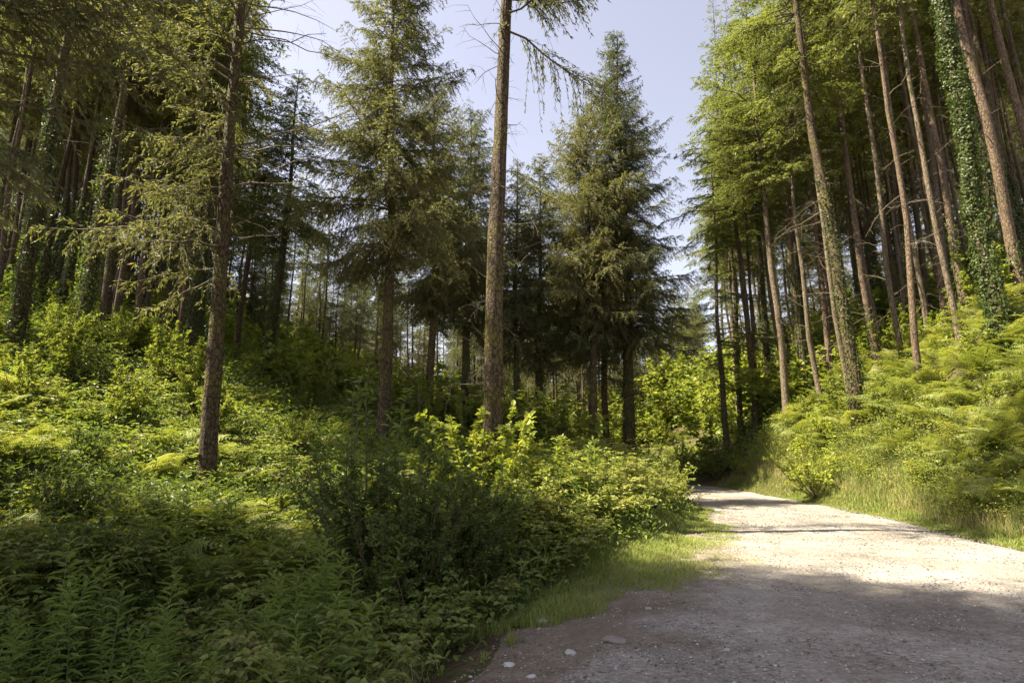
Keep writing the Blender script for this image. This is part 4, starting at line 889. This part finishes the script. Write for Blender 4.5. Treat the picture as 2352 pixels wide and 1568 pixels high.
tag(g.link('gravel_stones', [M['stone']]), 'loose pale gravel stones strewn over the track', 'gravel', None, 'stuff')
SM = []
for i in range(5):
    gg = Geo(); V, F = stone_mesh(90+i, 2); gg.add(V, F, 0, .2); SM.append(gg.mesh('stone', [M['stone']]))
spots = [(1412, 1470, .2), (1310, 1490, .13), (1170, 1505, .12), (1600, 1440, .09), (1895, 1405, .09), (1965, 1432, .12), (1655, 1345, .12), (2200, 1452, .1), (2105, 1475, .1), (1530, 1495, .1), (1750, 1460, .07),
         (1490, 1395, .1), (1245, 1400, .16), (2090, 1440, .08), (1670, 1500, .08), (2300, 1530, .1), (2010, 1530, .09), (1390, 1545, .12), (1220, 1545, .09), (1800, 1545, .08), (1975, 1275, .1), (2250, 1330, .09), (1850, 1500, .07)]
for px, py, s in spots:
    d = at(px, py, 1.0)-np.array([0, 0, EYE]); t = EYE/-d[2]; X_, Y_ = d[0]*t, t
    o = bpy.data.objects.new('stone', SM[rs.randrange(5)]); COL.objects.link(o); o.location = (X_, Y_, terr1(X_, Y_)+.02+s*.08); o.scale = (s*rs.uniform(.9, 1.5), s, s*.7); o.rotation_euler = (0, 0, rs.uniform(0, 6))
    tag(o, 'pale angular stone half sunk in the gravel of the track', 'stone', 'larger stones in the track')

g = Geo(); r = np.random.default_rng(72); n = 9000; y = 3.8+20*r.random(n)**1.5; t = r.beta(.55, .8, n); x = path_L(y)+(path_R(y)-path_L(y))*t
z = terrain(x, y)+.016+.035*np.sin(math.pi*t)+.006*r.random(n); a = r.uniform(0, 6.28, n); D = np.stack([np.cos(a), np.sin(a), r.normal(0, .12, n)], -1)
kites(g, np.stack([x, y, z], -1), D, np.array([0, 0, 1.])+r.normal(0, .3, (n, 3)), r.uniform(.02, .07, n), r.uniform(.004, .016, n), 0, r.random(n))
M['litter'] = plain_mat('brown_litter', (.12, .075, .04), .9, .5, 3)
tag(g.link('leaf_litter', [M['litter']]), 'dead needles, twigs and leaf scraps lying on the gravel', 'litter', None, 'stuff')
yl = []
for i in range(3):
    gg = bramble_tpl(560+i, 5, .8, .07); yl.append(gg.mesh('bramble_shoot', [M['red_leaf'], M['stem']]))
for px, Yd in [(1560, 17.5), (1595, 18.5), (1530, 16.8), (1480, 16), (1500, 17), (1340, 12.5)]:
    x = free_x(px, Yd); o = bpy.data.objects.new('bramble_shoot', yl[rs.randrange(3)]); COL.objects.link(o); o.location = (x, Yd, terr1(x, Yd)+.35); s = rs.uniform(.5, .85); o.scale = (s,)*3; o.rotation_euler = (0, 0, rs.uniform(0, 6))
    tag(o, 'bramble shoot with yellow and reddened leaves, '+where(px), 'plant', 'yellowed bramble shoots')
def flower_mesh(seed, mat):
    r = np.random.default_rng(seed); gg = Geo(); h = 1.0; st = np.array([[[0, 0, 0], [.02, .01, h*.5], [.05, .0, h]]]); tubes(gg, st, np.array([[.004, .003, .002]]), 4, 1)
    n = 130; p = np.stack([.05+r.normal(0, .045, n), r.normal(0, .045, n), h-.06+r.uniform(-.06, .07, n)], -1)
    kites(gg, p, rvec(r, n), rvec(r, n), .018, .014, 0, r.random(n)); lv = 10
    rounds(gg, np.stack([0*np.arange(lv)+.01, 0*np.arange(lv), np.linspace(.15, .8, lv)*h], -1), rvec(r, lv)+np.array([0, 0, .4]), np.array([[0, 0, 1.]]*lv), .12, .05, 2, .5)
    return gg.mesh('meadow_flower', [M[mat], M['gstem'], M['herb']])
fl = [flower_mesh(570, 'flower'), flower_mesh(571, 'flower')]; fp = flower_mesh(572, 'purple')
for i in range(0):
    y = rs.uniform(4.6, 6.6); x = -rs.uniform(.35, .88)*y; o = bpy.data.objects.new('meadow_flower', fl[i % 2]); COL.objects.link(o); o.location = (x, y, terr1(x, y)); s = rs.uniform(.7, 1.05); o.scale = (s,)*3; o.rotation_euler = (0, R(rs.uniform(-9, 9)), rs.uniform(0, 6))
    tag(o, 'creamy flower head on a thin stalk, '+where(px_of(x, y, 0)), 'flower', 'cream flowers in the lower left thicket')
for x, y in []:
    o = bpy.data.objects.new('meadow_flower', fp); COL.objects.link(o); o.location = (x, y, terr1(x, y)); tag(o, 'purple flower spike at the lower left edge', 'flower', 'purple flower spikes')

# -- fallen dead boughs by the left edge
g = Geo(); r = np.random.default_rng(88)
n = 9; K = 8; s = np.linspace(0, 1, K); P = np.zeros((n, K, 3)); l = r.uniform(1.0, 1.7, n); a = r.uniform(-1.3, .1, n)
P[..., 0] = l[:, None]*np.cos(a)[:, None]*s*.8; P[..., 1] = l[:, None]*np.sin(a)[:, None]*s*.5; P[..., 2] = .9+.25*s-l[:, None]*.95*s**2
P += r.normal(0, .02, P.shape); tubes(g, P, np.broadcast_to(.022*(1-.7*s), (n, K)), 5)
m = 70; li = r.integers(0, n, m); ii = r.integers(2, K, m); d = norm(rvec(r, m)+np.array([0, 0, -1.2])); ks = np.linspace(0, 1, 3)
tubes(g, P[li, ii][:, None]+d[:, None]*(r.uniform(.1, .4, m)[:, None]*ks)[..., None], np.broadcast_to(.005*(1-.5*ks), (m, 3)), 3)
o = g.link('fallen_bough', [M['mosstwig']]); o.location = (-6.6, 6.9, terr1(-6.6, 6.9)); tag(o, 'dead mossy spruce bough fallen over the bracken at the left edge', 'branch')
